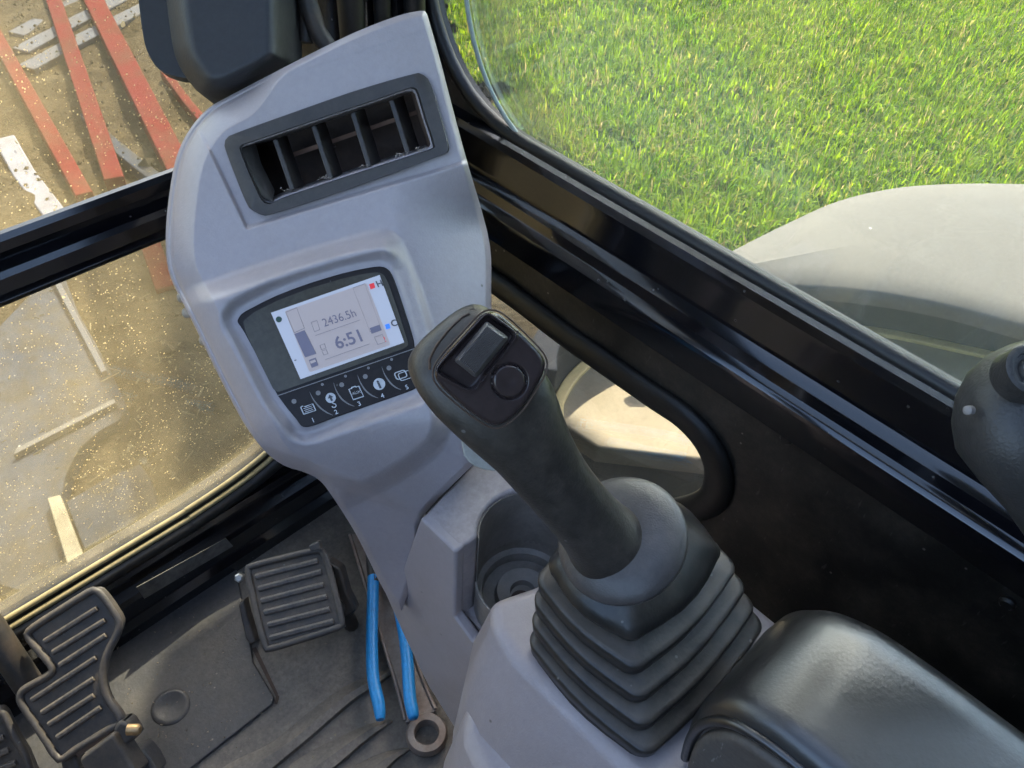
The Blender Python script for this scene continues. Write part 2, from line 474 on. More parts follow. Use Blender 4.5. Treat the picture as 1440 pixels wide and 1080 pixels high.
SUNSEAL = M('sunlit gold seal', (.34, .27, .13), .5, var=(.45, .37, .20), vscale=30)  # gold of the sunlit lip put into its colour
FLOOR = M('floor rubber', (.115, .100, .084), .56, var=(.25, .21, .165), vscale=14, grain=.3, vfac=.7, bump=.4, bscale=260, specks=(.22, .19, .16), spk_scale=110, spk_amt=.05)
PLATE = M('floor plate', (.050, .049, .052), .42, var=(.105, .092, .076), vscale=14, grain=.3, vfac=.6, bump=.25, bscale=300, specks=(.2, .18, .15), spk_scale=120, spk_amt=.05)
PEDAL = M('pedal rubber', (.066, .058, .053), .48, var=(.16, .125, .09), vscale=26, vfac=.7, bump=.3, bscale=400, specks=(.22, .2, .17), spk_scale=130, spk_amt=.05)
RIBW = M('worn pedal rib', (.090, .080, .072), .44, var=(.19, .155, .12), vscale=40, vfac=.8, grain=.3, bump=.3, bscale=400)
STEEL = M('worn steel', (.30, .25, .215), .46, metal=.4, var=(.17, .10, .065), vscale=30, vfac=.8, bump=.3, bscale=200)
DARKST = M('dark dirty steel', (.050, .045, .040), .5, metal=.3, var=(.12, .085, .06), vscale=30, vfac=.7, bump=.3, bscale=200)
BLUE = M('blue dipped vinyl', (.022, .27, .62), .36, var=(.03, .32, .66), vscale=30, vfac=.4, bump=.06, bscale=200)
STICKER = M('worn sticker', (.16, .145, .125), .6, var=(.045, .04, .035), vscale=60, vfac=.9)
SILVER = M('bright screw', (.6, .58, .54), .35, metal=.9)
HOOD = M('grey engine cover', (.112, .098, .090), .7, var=(.135, .120, .110), vscale=4, vfac=.5, spec=.10, bump=.05, bscale=500, specks=(.30, .28, .24), spk_scale=45, spk_amt=.02)
DECK = M('cream deck paint', (.25, .205, .13), .6, spec=.2, var=(.16, .13, .08), vscale=6, vfac=.6, specks=(.25, .2, .13), spk_scale=35, spk_amt=.05)
GASKET = M('hood seal', (.012, .011, .009), .6, var=(.045, .040, .032), vscale=25, vfac=.7, bump=.3, bscale=200, specks=(.4, .38, .33), spk_scale=60, spk_amt=.10)
YELLOW = M('yellow painted edge', (.72, .52, .20), .45, var=(.6, .4, .14), vscale=20)
REDP = M('red paint', (.085, .007, .006), .8, spec=.06, var=(.055, .034, .020), vscale=9, grain=.4, vfac=.7, specks=(.3, .2, .15), spk_scale=40, spk_amt=.1)
BLUEGREY = M('blue grey steel', (.036, .042, .056), .8, spec=.08, var=(.040, .033, .022), vscale=14, vfac=.9, grain=.4, specks=(.35, .32, .27), spk_scale=50, spk_amt=.1)
PLANK = M('weathered plank', (.075, .080, .095), .85, spec=.08, var=(.10, .09, .08), vscale=12, vfac=.7)
STRAW = M('straw', (.13, .10, .045), .7, var=(.085, .065, .03), vscale=3)
ROOF = M('headliner', (.10, .10, .10), .8)
GLASSF = glass_mat('dusty windscreen glass', (.92, .93, .88), .16, (.56, .45, .25), .16, 190)
GLASSS = glass_mat('side window glass', (.95, .97, .96), .012, (.50, .52, .48), 0, 60)
GLASSI = glass_mat('sliding pane glass', (.93, .97, .95), .048, (.50, .53, .48), 0, 60)
GLASSEDGE = M('glass edge', (.40, .47, .42), .3)

def leather_bump(m, s=260):
    nt = m.node_tree; N = nt.nodes; Lk = nt.links
    tc = N.new('ShaderNodeTexCoord')
    vo = N.new('ShaderNodeTexVoronoi'); vo.feature = 'DISTANCE_TO_EDGE'; vo.inputs['Scale'].default_value = s
    nz = N.new('ShaderNodeTexNoise'); nz.inputs['Scale'].default_value = 120
    vm = N.new('ShaderNodeVectorMath'); vm.operation = 'MULTIPLY_ADD'; vm.inputs[1].default_value = (.008,) * 3
    Lk.new(tc.outputs['Object'], nz.inputs['Vector']); Lk.new(nz.outputs['Color'], vm.inputs[0]); Lk.new(tc.outputs['Object'], vm.inputs[2])
    Lk.new(vm.outputs[0], vo.inputs['Vector'])
    mr = N.new('ShaderNodeMapRange'); mr.inputs[2].default_value = .12
    Lk.new(vo.outputs['Distance'], mr.inputs[0])
    bp = N.new('ShaderNodeBump'); bp.inputs['Strength'].default_value = .17; bp.inputs['Distance'].default_value = .0004
    Lk.new(mr.outputs[0], bp.inputs['Height']); Lk.new(bp.outputs[0], N['Principled BSDF'].inputs['Normal']); N['Principled BSDF'].inputs['Coat Roughness'].default_value = .25

# ------------------------------------------------------------------ the ground outside
GZ = -0.60
def ground_mat():
    m = bpy.data.materials.new('trodden dirt'); m.use_nodes = True
    nt = m.node_tree; N = nt.nodes; Lk = nt.links; b = N['Principled BSDF']
    tc = N.new('ShaderNodeTexCoord')
    n1 = N.new('ShaderNodeTexNoise'); n1.inputs['Scale'].default_value = 2.2; n1.inputs['Detail'].default_value = 10; n1.inputs['Roughness'].default_value = .7
    n2 = N.new('ShaderNodeTexNoise'); n2.inputs['Scale'].default_value = 45; n2.inputs['Detail'].default_value = 6; n2.inputs['Roughness'].default_value = .7
    for n in (n1, n2): Lk.new(tc.outputs['Object'], n.inputs['Vector'])
    ad = N.new('ShaderNodeMix'); ad.data_type = 'FLOAT'; ad.inputs[0].default_value = .5
    Lk.new(n1.outputs['Fac'], ad.inputs[2]); Lk.new(n2.outputs['Fac'], ad.inputs[3])
    cr = N.new('ShaderNodeValToRGB')
    cr.color_ramp.elements[0].position = .36; cr.color_ramp.elements[0].color = (.020, .016, .010, 1)
    cr.color_ramp.elements[1].position = .66; cr.color_ramp.elements[1].color = (.095, .074, .042, 1)
    e = cr.color_ramp.elements.new(.5); e.color = (.052, .041, .025, 1)
    Lk.new(ad.outputs[0], cr.inputs[0]); Lk.new(cr.outputs[0], b.inputs['Base Color'])
    b.inputs['Roughness'].default_value = .95; b.inputs['Specular IOR Level'].default_value = .05
    bp = N.new('ShaderNodeBump'); bp.inputs['Strength'].default_value = .8; bp.inputs['Distance'].default_value = .02
    Lk.new(n2.outputs['Fac'], bp.inputs['Height']); Lk.new(bp.outputs[0], b.inputs['Normal'])
    return m
def lawn_edge(y):
    return 1.55 + .50 * (y - 1.0)
def bumps(X, Y, seed, octs, amp):
    r = np.random.default_rng(seed); Z = np.zeros_like(X)
    for f, a in octs:
        for _ in range(5):
            th = r.uniform(0, 6.28); ph = r.uniform(0, 6.28); ff = f * r.uniform(.6, 1.5)
            Z += a * np.sin((X * math.cos(th) + Y * math.sin(th)) * ff + ph) / 5
    return Z * amp
def ground_grid(name, xs, ys, zf, mat, keep=None):
    X, Y = np.meshgrid(xs, ys); Z = zf(X, Y)
    nx, ny = len(xs), len(ys)
    idx = np.arange(nx * ny).reshape(ny, nx)
    F = np.stack([idx[:-1, :-1], idx[:-1, 1:], idx[1:, 1:], idx[1:, :-1]], -1).reshape(-1, 4)
    if keep is not None:
        cxs = (X[:-1, :-1] + X[1:, 1:]) / 2; cys = (Y[:-1, :-1] + Y[1:, 1:]) / 2
        F = F[keep(cxs, cys).ravel()]
    me = bpy.data.meshes.new(name)
    me.from_pydata(np.stack([X, Y, Z], -1).reshape(-1, 3).tolist(), [], F.tolist())
    o = link_mesh(name, me, mat, None, 180)
    o['kind'] = 'structure'
    return o
xs = np.concatenate([np.linspace(-60, -1, 20), np.arange(-.9, 3.6, .03), np.linspace(3.7, 60, 24)])
ys = np.concatenate([np.linspace(-60, .3, 20), np.arange(.4, 5.2, .03), np.linspace(5.3, 60, 24)])
ground_grid('ground', xs, ys, lambda X, Y: GZ - .03 + bumps(X, Y, 3, ((3, 1), (9, .55), (24, .35), (60, .16)), .045) * sst(70, 8, np.hypot(X, Y)) - .12 * sst(.15, .5, X - lawn_edge(Y)), ground_mat())

def lawn_mat():
    m = bpy.data.materials.new('lawn soil'); m.use_nodes = True
    nt = m.node_tree; N = nt.nodes; Lk = nt.links; b = N['Principled BSDF']
    tc = N.new('ShaderNodeTexCoord')
    n1 = N.new('ShaderNodeTexNoise'); n1.inputs['Scale'].default_value = 30; n1.inputs['Detail'].default_value = 6
    Lk.new(tc.outputs['Object'], n1.inputs['Vector'])
    cr = N.new('ShaderNodeValToRGB')
    cr.color_ramp.elements[0].position = .35; cr.color_ramp.elements[0].color = (.035, .060, .015, 1)
    cr.color_ramp.elements[1].position = .7; cr.color_ramp.elements[1].color = (.10, .13, .035, 1)
    Lk.new(n1.outputs['Fac'], cr.inputs[0]); Lk.new(cr.outputs[0], b.inputs['Base Color'])
    b.inputs['Roughness'].default_value = 1; b.inputs['Specular IOR Level'].default_value = 0
    return m
LAWNM = lawn_mat()
lx = np.concatenate([np.arange(1.2, 6.2, .06), np.linspace(6.4, 60, 30)])
ly = np.concatenate([np.linspace(-60, -.3, 24), np.arange(-.2, 5.2, .06), np.linspace(5.4, 60, 24)])
ground_grid('lawn', lx, ly, lambda X, Y: GZ + bumps(X, Y, 5, ((2, 1), (7, .5)), .02), LAWNM,
            keep=lambda x, y: x > lawn_edge(y) + .12 * np.sin(y * 9) + .07 * np.sin(y * 23))

def grass_mat():
    m = bpy.data.materials.new('grass blades'); m.use_nodes = True
    nt = m.node_tree; N = nt.nodes; Lk = nt.links; b = N['Principled BSDF']
    at_ = N.new('ShaderNodeAttribute'); at_.attribute_name = 'blade_tint'
    Lk.new(at_.outputs['Color'], b.inputs['Base Color'])
    b.inputs['Roughness'].default_value = .6
    b.inputs['Specular IOR Level'].default_value = .08
    tl = N.new('ShaderNodeBsdfTranslucent')
    hs = N.new('ShaderNodeHueSaturation'); hs.inputs['Value'].default_value = 1.7; hs.inputs['Saturation'].default_value = 1.1
    Lk.new(at_.outputs['Color'], hs.inputs['Color']); Lk.new(hs.outputs[0], tl.inputs[0])
    mx = N.new('ShaderNodeMixShader'); mx.inputs[0].default_value = .45
    Lk.new(b.outputs[0], mx.inputs[1]); Lk.new(tl.outputs[0], mx.inputs[2]); Lk.new(mx.outputs[0], N['Material Output'].inputs[0])
    return m
def grass(n):
    x = rng.uniform(1.2, 7.0, n); y = rng.uniform(-.6, 5.6, n)
    # keep what a viewer near the driver's eye could see through the windows
    d = np.stack([x, y, np.full(n, GZ - 1.0)], -1)
    w = d @ np.array(FW); u = d @ np.array(RT) / w * FPX + CX; v = -(d @ np.array(UP)) / w * FPX + CY
    edge = lawn_edge(y) + .12 * np.sin(y * 9) + .07 * np.sin(y * 23) + rng.normal(0, .05, n)
    ok = (x > edge) & (u > 500) & (u < 1640) & (v > -170) & (v < 620)
    x, y = x[ok], y[ok]; n = len(x)
    nc = 5200
    cxy_ = np.stack([rng.uniform(1.2, 6.4, nc), rng.uniform(-.4, 5.2, nc)], -1)
    pick = rng.integers(0, nc, n); tuft = rng.random(n) < .5
    ox, oy = rng.normal(0, .022, n), rng.normal(0, .022, n)
    x = np.where(tuft, cxy_[pick, 0] + ox, x); y = np.where(tuft, cxy_[pick, 1] + oy, y)
    okk = x > lawn_edge(y) + .12 * np.sin(y * 9) + .07 * np.sin(y * 23)
    x, y, pick, tuft, ox, oy = x[okk], y[okk], pick[okk], tuft[okk], ox[okk], oy[okk]; n = len(x)
    patch = .5 + .5 * np.clip(bumps(x, y, 11, ((2.2, 1), (6, .7), (15, .5)), 1.0), -1, 1)
    h = rng.uniform(.032, .075, n) * (.8 + .4 * patch) * np.where(tuft, rng.uniform(.8, 1.5, nc)[pick], 1.0)
    wd = rng.uniform(.0018, .0038, n)
    th = np.where(tuft, np.arctan2(oy, ox) + rng.normal(0, .7, n), rng.uniform(0, 2 * np.pi, n)); lean = rng.uniform(.15, 1.05, n)
    tx, ty = np.cos(th), np.sin(th)
    z0 = GZ + bumps(x, y, 5, ((2, 1), (7, .5)), .02) - .004
    V = np.zeros((n, 5, 3), np.float32)
    sx, sy = -ty * wd, tx * wd
    b0 = np.stack([x, y, z0], -1)
    side = np.stack([sx, sy, np.zeros(n)], -1)
    mid = b0 + np.stack([tx * lean * h * .35, ty * lean * h * .35, h * .6], -1)
    tip = b0 + np.stack([tx * lean * h, ty * lean * h, h * (1.05 - .35 * lean)], -1)
    V[:, 0] = b0 - side; V[:, 1] = b0 + side; V[:, 2] = mid + side * .8; V[:, 3] = mid - side * .8; V[:, 4] = tip
    me = bpy.data.meshes.new('grass')
    me.vertices.add(n * 5); me.vertices.foreach_set('co', V.ravel())
    li = np.array([0, 1, 2, 3, 3, 2, 4], np.int32)
    L = (np.arange(n, dtype=np.int32)[:, None] * 5 + li).ravel()
    me.loops.add(n * 7); me.loops.foreach_set('vertex_index', L)
    me.polygons.add(n * 2)
    st = (np.arange(n, dtype=np.int32)[:, None] * 7 + np.array([0, 4], np.int32)).ravel()
    me.polygons.foreach_set('loop_start', st)
    me.update(calc_edges=True); me.validate()
    g = np.array([[.128, .190, .014], [.180, .235, .022], [.064, .120, .012], [.23, .21, .05], [.28, .22, .10]])
    k = rng.choice(5, n, p=[.33, .28, .17, .14, .08]); kt = rng.choice(5, nc, p=[.40, .33, .20, .05, .02]); k = np.where(tuft & (rng.random(n) < .8), kt[pick], k)
    dry = (patch < .22) & (rng.random(n) < .02); k[dry] = rng.choice([3, 4], dry.sum())
    c = g[k] * rng.uniform(.75, 1.3, (n, 1))
    C4 = np.ones((n, 5, 4), np.float32); C4[:, :, :3] = c[:, None, :]
    a = me.color_attributes.new('blade_tint', 'FLOAT_COLOR', 'POINT')
    a.data.foreach_set('color', C4.ravel())
    me.materials.append(grass_mat())
    o = bpy.data.objects.new('grass', me); col.objects.link(o)
    o['kind'] = 'stuff'; o['label'] = 'sunlit green lawn beyond the side window'; o['category'] = 'grass'
    return o
grass(300000)

# straw and chips scattered over the dirt in front of the windscreen
def litter():
    V = []; F = []
    for i in range(900):
        x = random.uniform(-.4, 1.7); y = random.uniform(.95, 4.4)
        if random.random() < .5: x = random.gauss(.45, .3); y = random.gauss(1.5, .3)
        L = random.uniform(.004, .022) if random.random() < .93 else random.uniform(.03, .06)
        w = random.uniform(.001, .003); t = random.uniform(0, 6.28); z = GZ + random.uniform(-.01, .012)
        c = Vector((math.cos(t), math.sin(t), random.uniform(-.25, .25))) * L
        s = Vector((-math.sin(t), math.cos(t), 0)) * w; up = Vector((0, 0, w)); b = Vector((x, y, z)); k = len(V)
        V += [b - s, b + s, b + up, b + c - s, b + c + s, b + c + up]
        F += [[k, k + 3, k + 5, k + 2], [k + 1, k + 2, k + 5, k + 4], [k, k + 1, k + 4, k + 3], [k, k + 2, k + 1], [k + 3, k + 4, k + 5]]
    o = from_vf('straw_litter', V, F, STRAW, None, 0, fix=False)
    o['kind'] = 'stuff'; o['label'] = 'bits of straw scattered over the dirt in front of the windscreen'; o['category'] = 'straw'
litter()
def clods():
    V = []; F = []
    for i in range(2600):
        x = random.uniform(-.5, 2.6); y = random.uniform(.95, 4.6)
        r_ = random.uniform(.003, .010) if random.random() < .95 else random.uniform(.012, .026)
        c = Vector((x, y, GZ - .015 + r_ * .2)); k = len(V)
        for d in ((1, 0, 0), (0, 1, 0), (-1, 0, 0), (0, -1, 0), (0, 0, .8), (0, 0, -.8)):
            V.append(c + Vector([q + random.uniform(-.35, .35) for q in d]) * r_)
        F += [[k, k + 1, k + 4], [k + 1, k + 2, k + 4], [k + 2, k + 3, k + 4], [k + 3, k, k + 4], [k + 1, k, k + 5], [k + 2, k + 1, k + 5], [k + 3, k + 2, k + 5], [k, k + 3, k + 5]]
    o = from_vf('dirt_clods', V, F, M('dirt clods', (.060, .047, .029), .95, spec=.05, var=(.10, .080, .050), vscale=3, vfac=.9), None, 0, fix=False)
    o['kind'] = 'stuff'; o['label'] = 'loose stones and clods over the dirt ahead of the cab'; o['category'] = 'stones'
clods()

# ------------------------------------------------------------------ things on the ground in front of the machine
def gbeam(name, pts, w, h, mat, label, cat, group=None, lift=0, sink=.045):
    """bar lying on the dirt along surveyed points (x, y)"""
    rs = []
    m = len(pts)
    for i, p in enumerate(pts):
        a = Vector(pts[max(i - 1, 0)]); b = Vector(pts[min(i + 1, m - 1)])
        t = (b - a).normalized(); s = Vector((-t.y, t.x)) * w / 2
        z0 = GZ - .02 + lift; z1 = z0 + h
        q = Vector(p)
        z0 -= sink; z1 -= sink
        rs.append([Vector((q.x - s.x, q.y - s.y, z0)), Vector((q.x + s.x, q.y + s.y, z0)), Vector((q.x + s.x, q.y + s.y, z1)), Vector((q.x - s.x, q.y - s.y, z1))])
    o = rings(name, rs, mat, None, True, 30)
    add_bevel(o, .006, 2)
    o['label'] = label; o['category'] = cat
    if group: o['group'] = group
    return o
def gpx(pts, z=GZ + .005):
    return [tuple(on(x, y, 2, z))[:2] for x, y in pts]
G_RED = 'red steel bars on the dirt'
gbeam('steel_bar', gpx([(-50, -30), (118, 272)]), .055, .07, REDP, 'red steel bar at the far left of the windscreen, the most sunlit', 'steel bar', G_RED)
gbeam('steel_bar', gpx([(62, -40), (160, 250)]), .065, .07, REDP, 'red steel bar in the middle, second from the windscreen edge', 'steel bar', G_RED)
gbeam('steel_bar', gpx([(112, -40), (285, 300)]), .085, .07, REDP, 'wide red steel bar nearest the black motor housing', 'steel bar', G_RED)
gbeam('steel_bar', gpx([(228, 90), (262, 135), (300, 180)]), .035, .05, REDP, 'thin red steel rod just below the black motor housing', 'steel bar', G_RED)
gbeam('steel_bar', gpx([(196, 300), (232, 400)]), .06, .06, REDP, 'short red steel bar seen just under the windscreen crossbar', 'steel bar', G_RED)
gbeam('steel_pipe', gpx([(118, 150), (140, 180), (170, 205), (215, 240)]), .05, .05, BLUEGREY, 'bent blue grey pipe lying between the red bars', 'pipe')
for k, (a, b) in enumerate((((78, 5), (190, -55)), ((84, 28), (205, -32)), ((92, 52), (215, -8)))):
    gbeam('plank', gpx([(a[0] - 60, a[1] + 32), a, b, (b[0] + 40, b[1] - 20)]), .085, .04, PLANK,
          ('weathered grey plank farthest behind the red bars', 'weathered grey plank in the middle behind the red bars', 'weathered grey plank nearest the windscreen behind the red bars')[k], 'plank', 'grey planks behind the red bars')
gbeam('plank', gpx([(2, 185), (30, 235), (80, 300)]), .07, .05, M('pale bluish plank', (.11, .115, .15), .7, var=(.08, .075, .08), vscale=20, vfac=.7), 'pale bluish board above the windscreen crossbar near the picture edge', 'plank')

# grey plates built for sky reflections and shadow in the glass, ahead of it
blade = thing('reflection_plates', on(120, 620, 2, -.6), 'grey plates standing in for sky reflections and shadow low in the windscreen', 'blade')
def zpl(pts, z): return [on(x, y, 2, z) for x, y in pts]
prism('top_plate', zpl([(-60, 520), (55, 400), (66, 372), (84, 372), (110, 440), (150, 510), (178, 570), (170, 590), (140, 606), (112, 630), (92, 668), (85, 705), (120, 800), (60, 840), (-80, 800)], -.592), (0, 0, -.06), BLUEGREY, blade, .004)
prism('lower_plate', zpl([(92, 706), (150, 672), (196, 652), (212, 672), (222, 712), (180, 740), (118, 772)], -.594), (0, 0, -.06), BLUEGREY, blade, .004)
prism('stiffener', zpl([(62, 372), (72, 372), (150, 520), (142, 524)], -.575), (0, 0, -.03), PLANK, blade, .003)
prism('stiffener', zpl([(18, 640), (22, 630), (160, 560), (163, 566)], -.575), (0, 0, -.03), M('dark edge', (.07, .065, .06), .7), blade, .003)
prism('edge_bar', zpl([(66, 700), (84, 695), (124, 800), (100, 812)], -.565), (0, 0, -.022), M('cream painted bar', (.24, .21, .15), .7, spec=.1, var=(.10, .085, .06), vscale=20), blade, .003)

# ------------------------------------------------------------------ engine cover beside the cab, seen through the side windows
DZ = .15
near = [tuple(on(x, y, 2, DZ))[:2] for x, y in ((1700, 640), (1560, 560), (1440, 517), (1350, 495), (1210, 468))] + [(.955, .425), (.86, .480), (.772, .498), (.70, .496), (.64, .476), (.61, .45)]
near = spline(near, 6)
cover = thing('engine_cover', (.95, .2, -.3), 'grey and cream machine body beside the cab beyond the side window', 'engine cover')
deck_poly = [Vector((x, y, DZ)) for x, y in near] + [Vector((.6152, .3887, DZ)), Vector((.7216, .2613, DZ)), Vector((.75, .1, DZ)), Vector((.75, -.8, DZ)), Vector((1.3, -.8, DZ))]
prism('deck', deck_poly, (0, 0, -.035), DECK, cover, .010, 4)
_dc = sum(deck_poly, Vector()) / len(deck_poly)
prism('body', [_dc + (p - _dc) * .90 - Vector((0, 0, .036)) for p in deck_poly], (0, 0, -.45), M('dark lower body', (.018, .020, .016), .6, var=(.05, .05, .04), vscale=20), cover)
box('lower_tray', .54, .80, -.8, .46, -.12, -.10, M('dark green tray', (.020, .026, .018), .6, var=(.05, .055, .045), vscale=20, vfac=.7, specks=(.2, .22, .19), spk_scale=60, spk_amt=.06), cover)  # dark green sheet below the gap between deck and cab
def offs(pl, d):
    out = []
    for i, p in enumerate(pl):
        a = np.array(pl[max(i - 1, 0)]); b = np.array(pl[min(i + 1, len(pl) - 1)])
        t = (b - a) / (np.linalg.norm(b - a) + 1e-9)
        out.append((p[0] + t[1] * d, p[1] - t[0] * d))
    return out
def band(name, pl, d0, d1, z0, z1, mat, parent, bevel=.003):
    A = offs(pl, d0); B = offs(pl, d1)
    rs = [[Vector((a[0], a[1], z0)), Vector((b[0], b[1], z0)), Vector((b[0], b[1], z1)), Vector((a[0], a[1], z1))] for a, b in zip(A, B)]
    o = rings(name, rs, mat, parent, True, 40)
    add_bevel(o, bevel, 3)
    return o
band('edge_strip', near, -.003, .014, DZ - .005, DZ + .006, YELLOW, cover)
band('seal', near, .016, .055, DZ - .03, .252, GASKET, cover, .004)
# hood: near edge above the seal, far edge surveyed at the hood's own height
HZ = .27
hn = [tuple(on(x, y, 2, HZ))[:2] for x, y in ((1640, 520), (1440, 462), (1320, 430), (1200, 411), (1100, 405), (1000, 402), (900, 408))]
hf = [tuple(on(x, y, 2, HZ))[:2] for x, y in ((1640, 262), (1440, 256), (1340, 256), (1260, 262), (1180, 280), (1100, 315), (1020, 355), (950, 392), (905, 406))]
hn = spline(hn, 5); hf = spline(hf, 5)
loop = hn + hf[::-1]
rs = []
cxy = np.mean(np.array(loop), 0)
for k, (sc, z) in enumerate(((.97, HZ - .020), (1.0, HZ - .020), (1.0, HZ - .014), (.992, HZ - .008), (.975, HZ - .001), (.93, HZ + .004), (.6, HZ + .012), (.25, HZ + .016), (.02, HZ + .017))):
    rs.append([Vector((cxy[0] + (x - cxy[0]) * sc, cxy[1] + (y - cxy[1]) * sc, z)) for x, y in loop])
rings('hood', rs, HOOD, cover, True, 60)
# thin red cord lying on the dirt, seen through the low side window
cd = tube('red_cord', [on(x, y, 2, GZ + .01) for x, y in ((690, 545), (740, 500), (765, 484), (800, 462), (850, 430))], .007, M('red cord', (.6, .10, .05), .5), None)
cd['label'] = 'thin red cord on the ground seen through the low side window'; cd['category'] = 'cord'

# ------------------------------------------------------------------ the cab shell
cab = thing('excavator_cab', (0, 0, 0), 'glossy black excavator cab frame with dusty windscreen and side windows', 'cab')
XR, YF = .50, .68
yz = lambda pts: [(p.y, p.z) for p in (on(x, y, 0, XR) for x, y in pts)]
up_hole = roundpoly([(-.62, .612), (.575, .612), (.640, .90), (.66, 1.36), (-.62, 1.36)], [.06, .115, .3, .08, .08], 10)
lowvis = yz([(735, 421), (790, 463), (850, 505), (920, 553), (962, 581), (992, 612), (1010, 645), (1014, 672), (1006, 697), (987, 709), (955, 717), (925, 728)])
low_hole = lowvis + [(.265, .235), (.35, .20), (.45, .19), (.53, .20), (.565, .25), (.57, .32), (.565, .40), (.545, .43), (.51, .437)]
low_hole = spline(low_hole, 3, True)
wall_out = [(-.85, -.05), (.68, -.05), (.68, 1.5), (-.85, 1.5)]
plate_with_holes('side_wall', wall_out, [up_hole, low_hole], .016, lambda u, v, w: (XR + w, u, v), PANEL, cab)
# sill rail, swept along the wall under the side window
prof = [(.502, .613), (.4900, .609), (.4880, .602), (.4895, .594), (.4930, .562), (.4880, .559), (.4850, .556), (.4835, .546), (.4790, .543), (.4765, .539), (.4775, .533), (.4900, .495), (.502, .492)]
ry = [-.8, -.3, 0, .2, .4, .52, .60, .66]
rings('sill_rail', [[Vector((x, y, z)) for x, z in prof] for y in ry], PAINT, cab, True, 25)
tube('window_gasket', [(XR + .002, y, z) for y, z in up_hole], .0065, RUBBER, cab, 10, True)
tube('window_gasket', [(XR - .004, y + .0, z) for y, z in spline([(a, b) for a, b in low_hole[::3]], 5, True)], .0155, RUBBER, cab, 14, True, ((1, 0, 0), .5))
# panes
def pane_x(name, hole, x, t, mat, grow=.004):
    c = np.mean(np.array(hole), 0)
    return prism(name, [(x, c[0] + (a - c[0]) * (1 + grow), c[1] + (b - c[1]) * (1 + grow)) for a, b in hole], (t, 0, 0), mat, cab)
pane_x('side_pane', up_hole, XR + .010, .004, GLASSS)
pane_x('low_side_pane', low_hole, XR + .009, .004, GLASSS)
slide = roundpoly([(-.60, .600), (.535, .600), (.570, .90), (.58, 1.34), (-.60, 1.34)], [.02, .15, .3, .05, .05], 12)
sp = prism('sliding_pane', [(XR + .003, a, b) for a, b in slide], (.004, 0, 0), GLASSI, cab)
tube('pane_edge', [(XR + .003, a, b) for a, b in slide], .0022, GLASSEDGE, sp, 8, True)
# windscreen wall
scr_low = [(-.58, .118), (.10, .116), (.164, .117), (.22, .121), (.27, .130), (.31, .146), (.34, .172), (.355, .21), (.36, .26), (.36, .50), (.35, .54), (.33, .545), (-.58, .545)]
scr_up = roundpoly([(-.58, .556), (.41, .556), (.41, 1.40), (-.58, 1.40)], [.03, .05, .08, .08], 6)
plate_with_holes('front_wall', [(-.62, -.05), (.53, -.05), (.53, 1.5), (-.62, 1.5)], [scr_low, scr_up], .03, lambda u, v, w: (u, YF + w, v), PANEL, cab)
prism('windscreen_pane', [(a, YF + .012, b) for a, b in scr_up], (0, .005, 0), GLASSF, cab)
prism('low_windscreen_pane', [(a, YF + .012, b) for a, b in scr_low], (0, .005, 0), GLASSF, cab)
lip = [(-.575, .1195)] + [(a, b + .002) for a, b in scr_low[1:9]] + [(.362, .48)]
tube('windscreen_seal_lip', [(a, YF + .003, b) for a, b in spline(lip, 4)], .0035, SUNSEAL, cab, 8)
tube('windscreen_seal_lip', [(a, YF - .004, b - .008) for a, b in spline(lip, 4)], .0035, SUNSEAL, cab, 8)
tube('windscreen_seal', [(a, YF - .006, b - .020) for a, b in spline(lip, 4)], .0095, RUBBER, cab, 12)
# ledge below the windscreen and the strip with the worn sticker
fprof = [(.682, .094), (.668, .092), (.664, .086), (.664, .070), (.652, .066), (.648, .060), (.648, .030), (.640, .022), (.640, -.01), (.682, -.01)]
rings('front_ledge', [[Vector((x, y, z)) for y, z in fprof] for x in (-.6, -.2, .1, .3, .49)], PAINT, cab, True, 25)
st = [on(x, y, 1, .6465) for x, y in ((192, 826), (318, 757), (328, 768), (203, 842))]
prism('worn_sticker', st, (0, .0008, 0), STICKER, cab)
# crossbar of the two-piece windscreen
cprof = [(.676, .566), (.670, .580), (.664, .585), (.659, .585), (.655, .581), (.655, .572), (.662, .568), (.662, .562), (.648, .560), (.644, .556), (.644, .545), (.650, .541), (.650, .538), (.645, .535), (.648, .529), (.675, .529)]
rings('crossbar', [[Vector((x, y, z)) for y, z in cprof] for x in (-.6, -.2, .1, .3, .43)], PAINT, cab, True, 25)
# corner pillar
pil = roundpoly([(.405, .67), (.43, .615), (.475, .60), (.50, .585), (.53, .60), (.53, .70), (.41, .70)], .012, 3)
taper('pillar', [Vector((x, y, .3)) for x, y in pil], [Vector((x, y + .02, 1.5)) for x, y in pil], PAINT, cab)
for k, (x, y, r_) in enumerate(((.425, .612, .012), (.452, .603, .008), (.480, .592, .010))):
    tube('pillar_trim', [(x, y, .5), (x, y - .003, .8), (x, y + .005, 1.1), (x, y + .02, 1.45)], r_, RUBBER, cab, 10)
tube('wiring_loom', [P(x, y, d) for x, y, d in ((425, -60, .66), (432, 0, .67), (440, 25, .675), (446, 45, .68), (470, 80, .69))], .008, DARKST, cab, 10)
tube('wiring_loom', [P(x, y, d) for x, y, d in ((410, -50, .67), (420, -5, .675), (432, 18, .68), (430, 60, .685))], .006, DARKST, cab, 10)
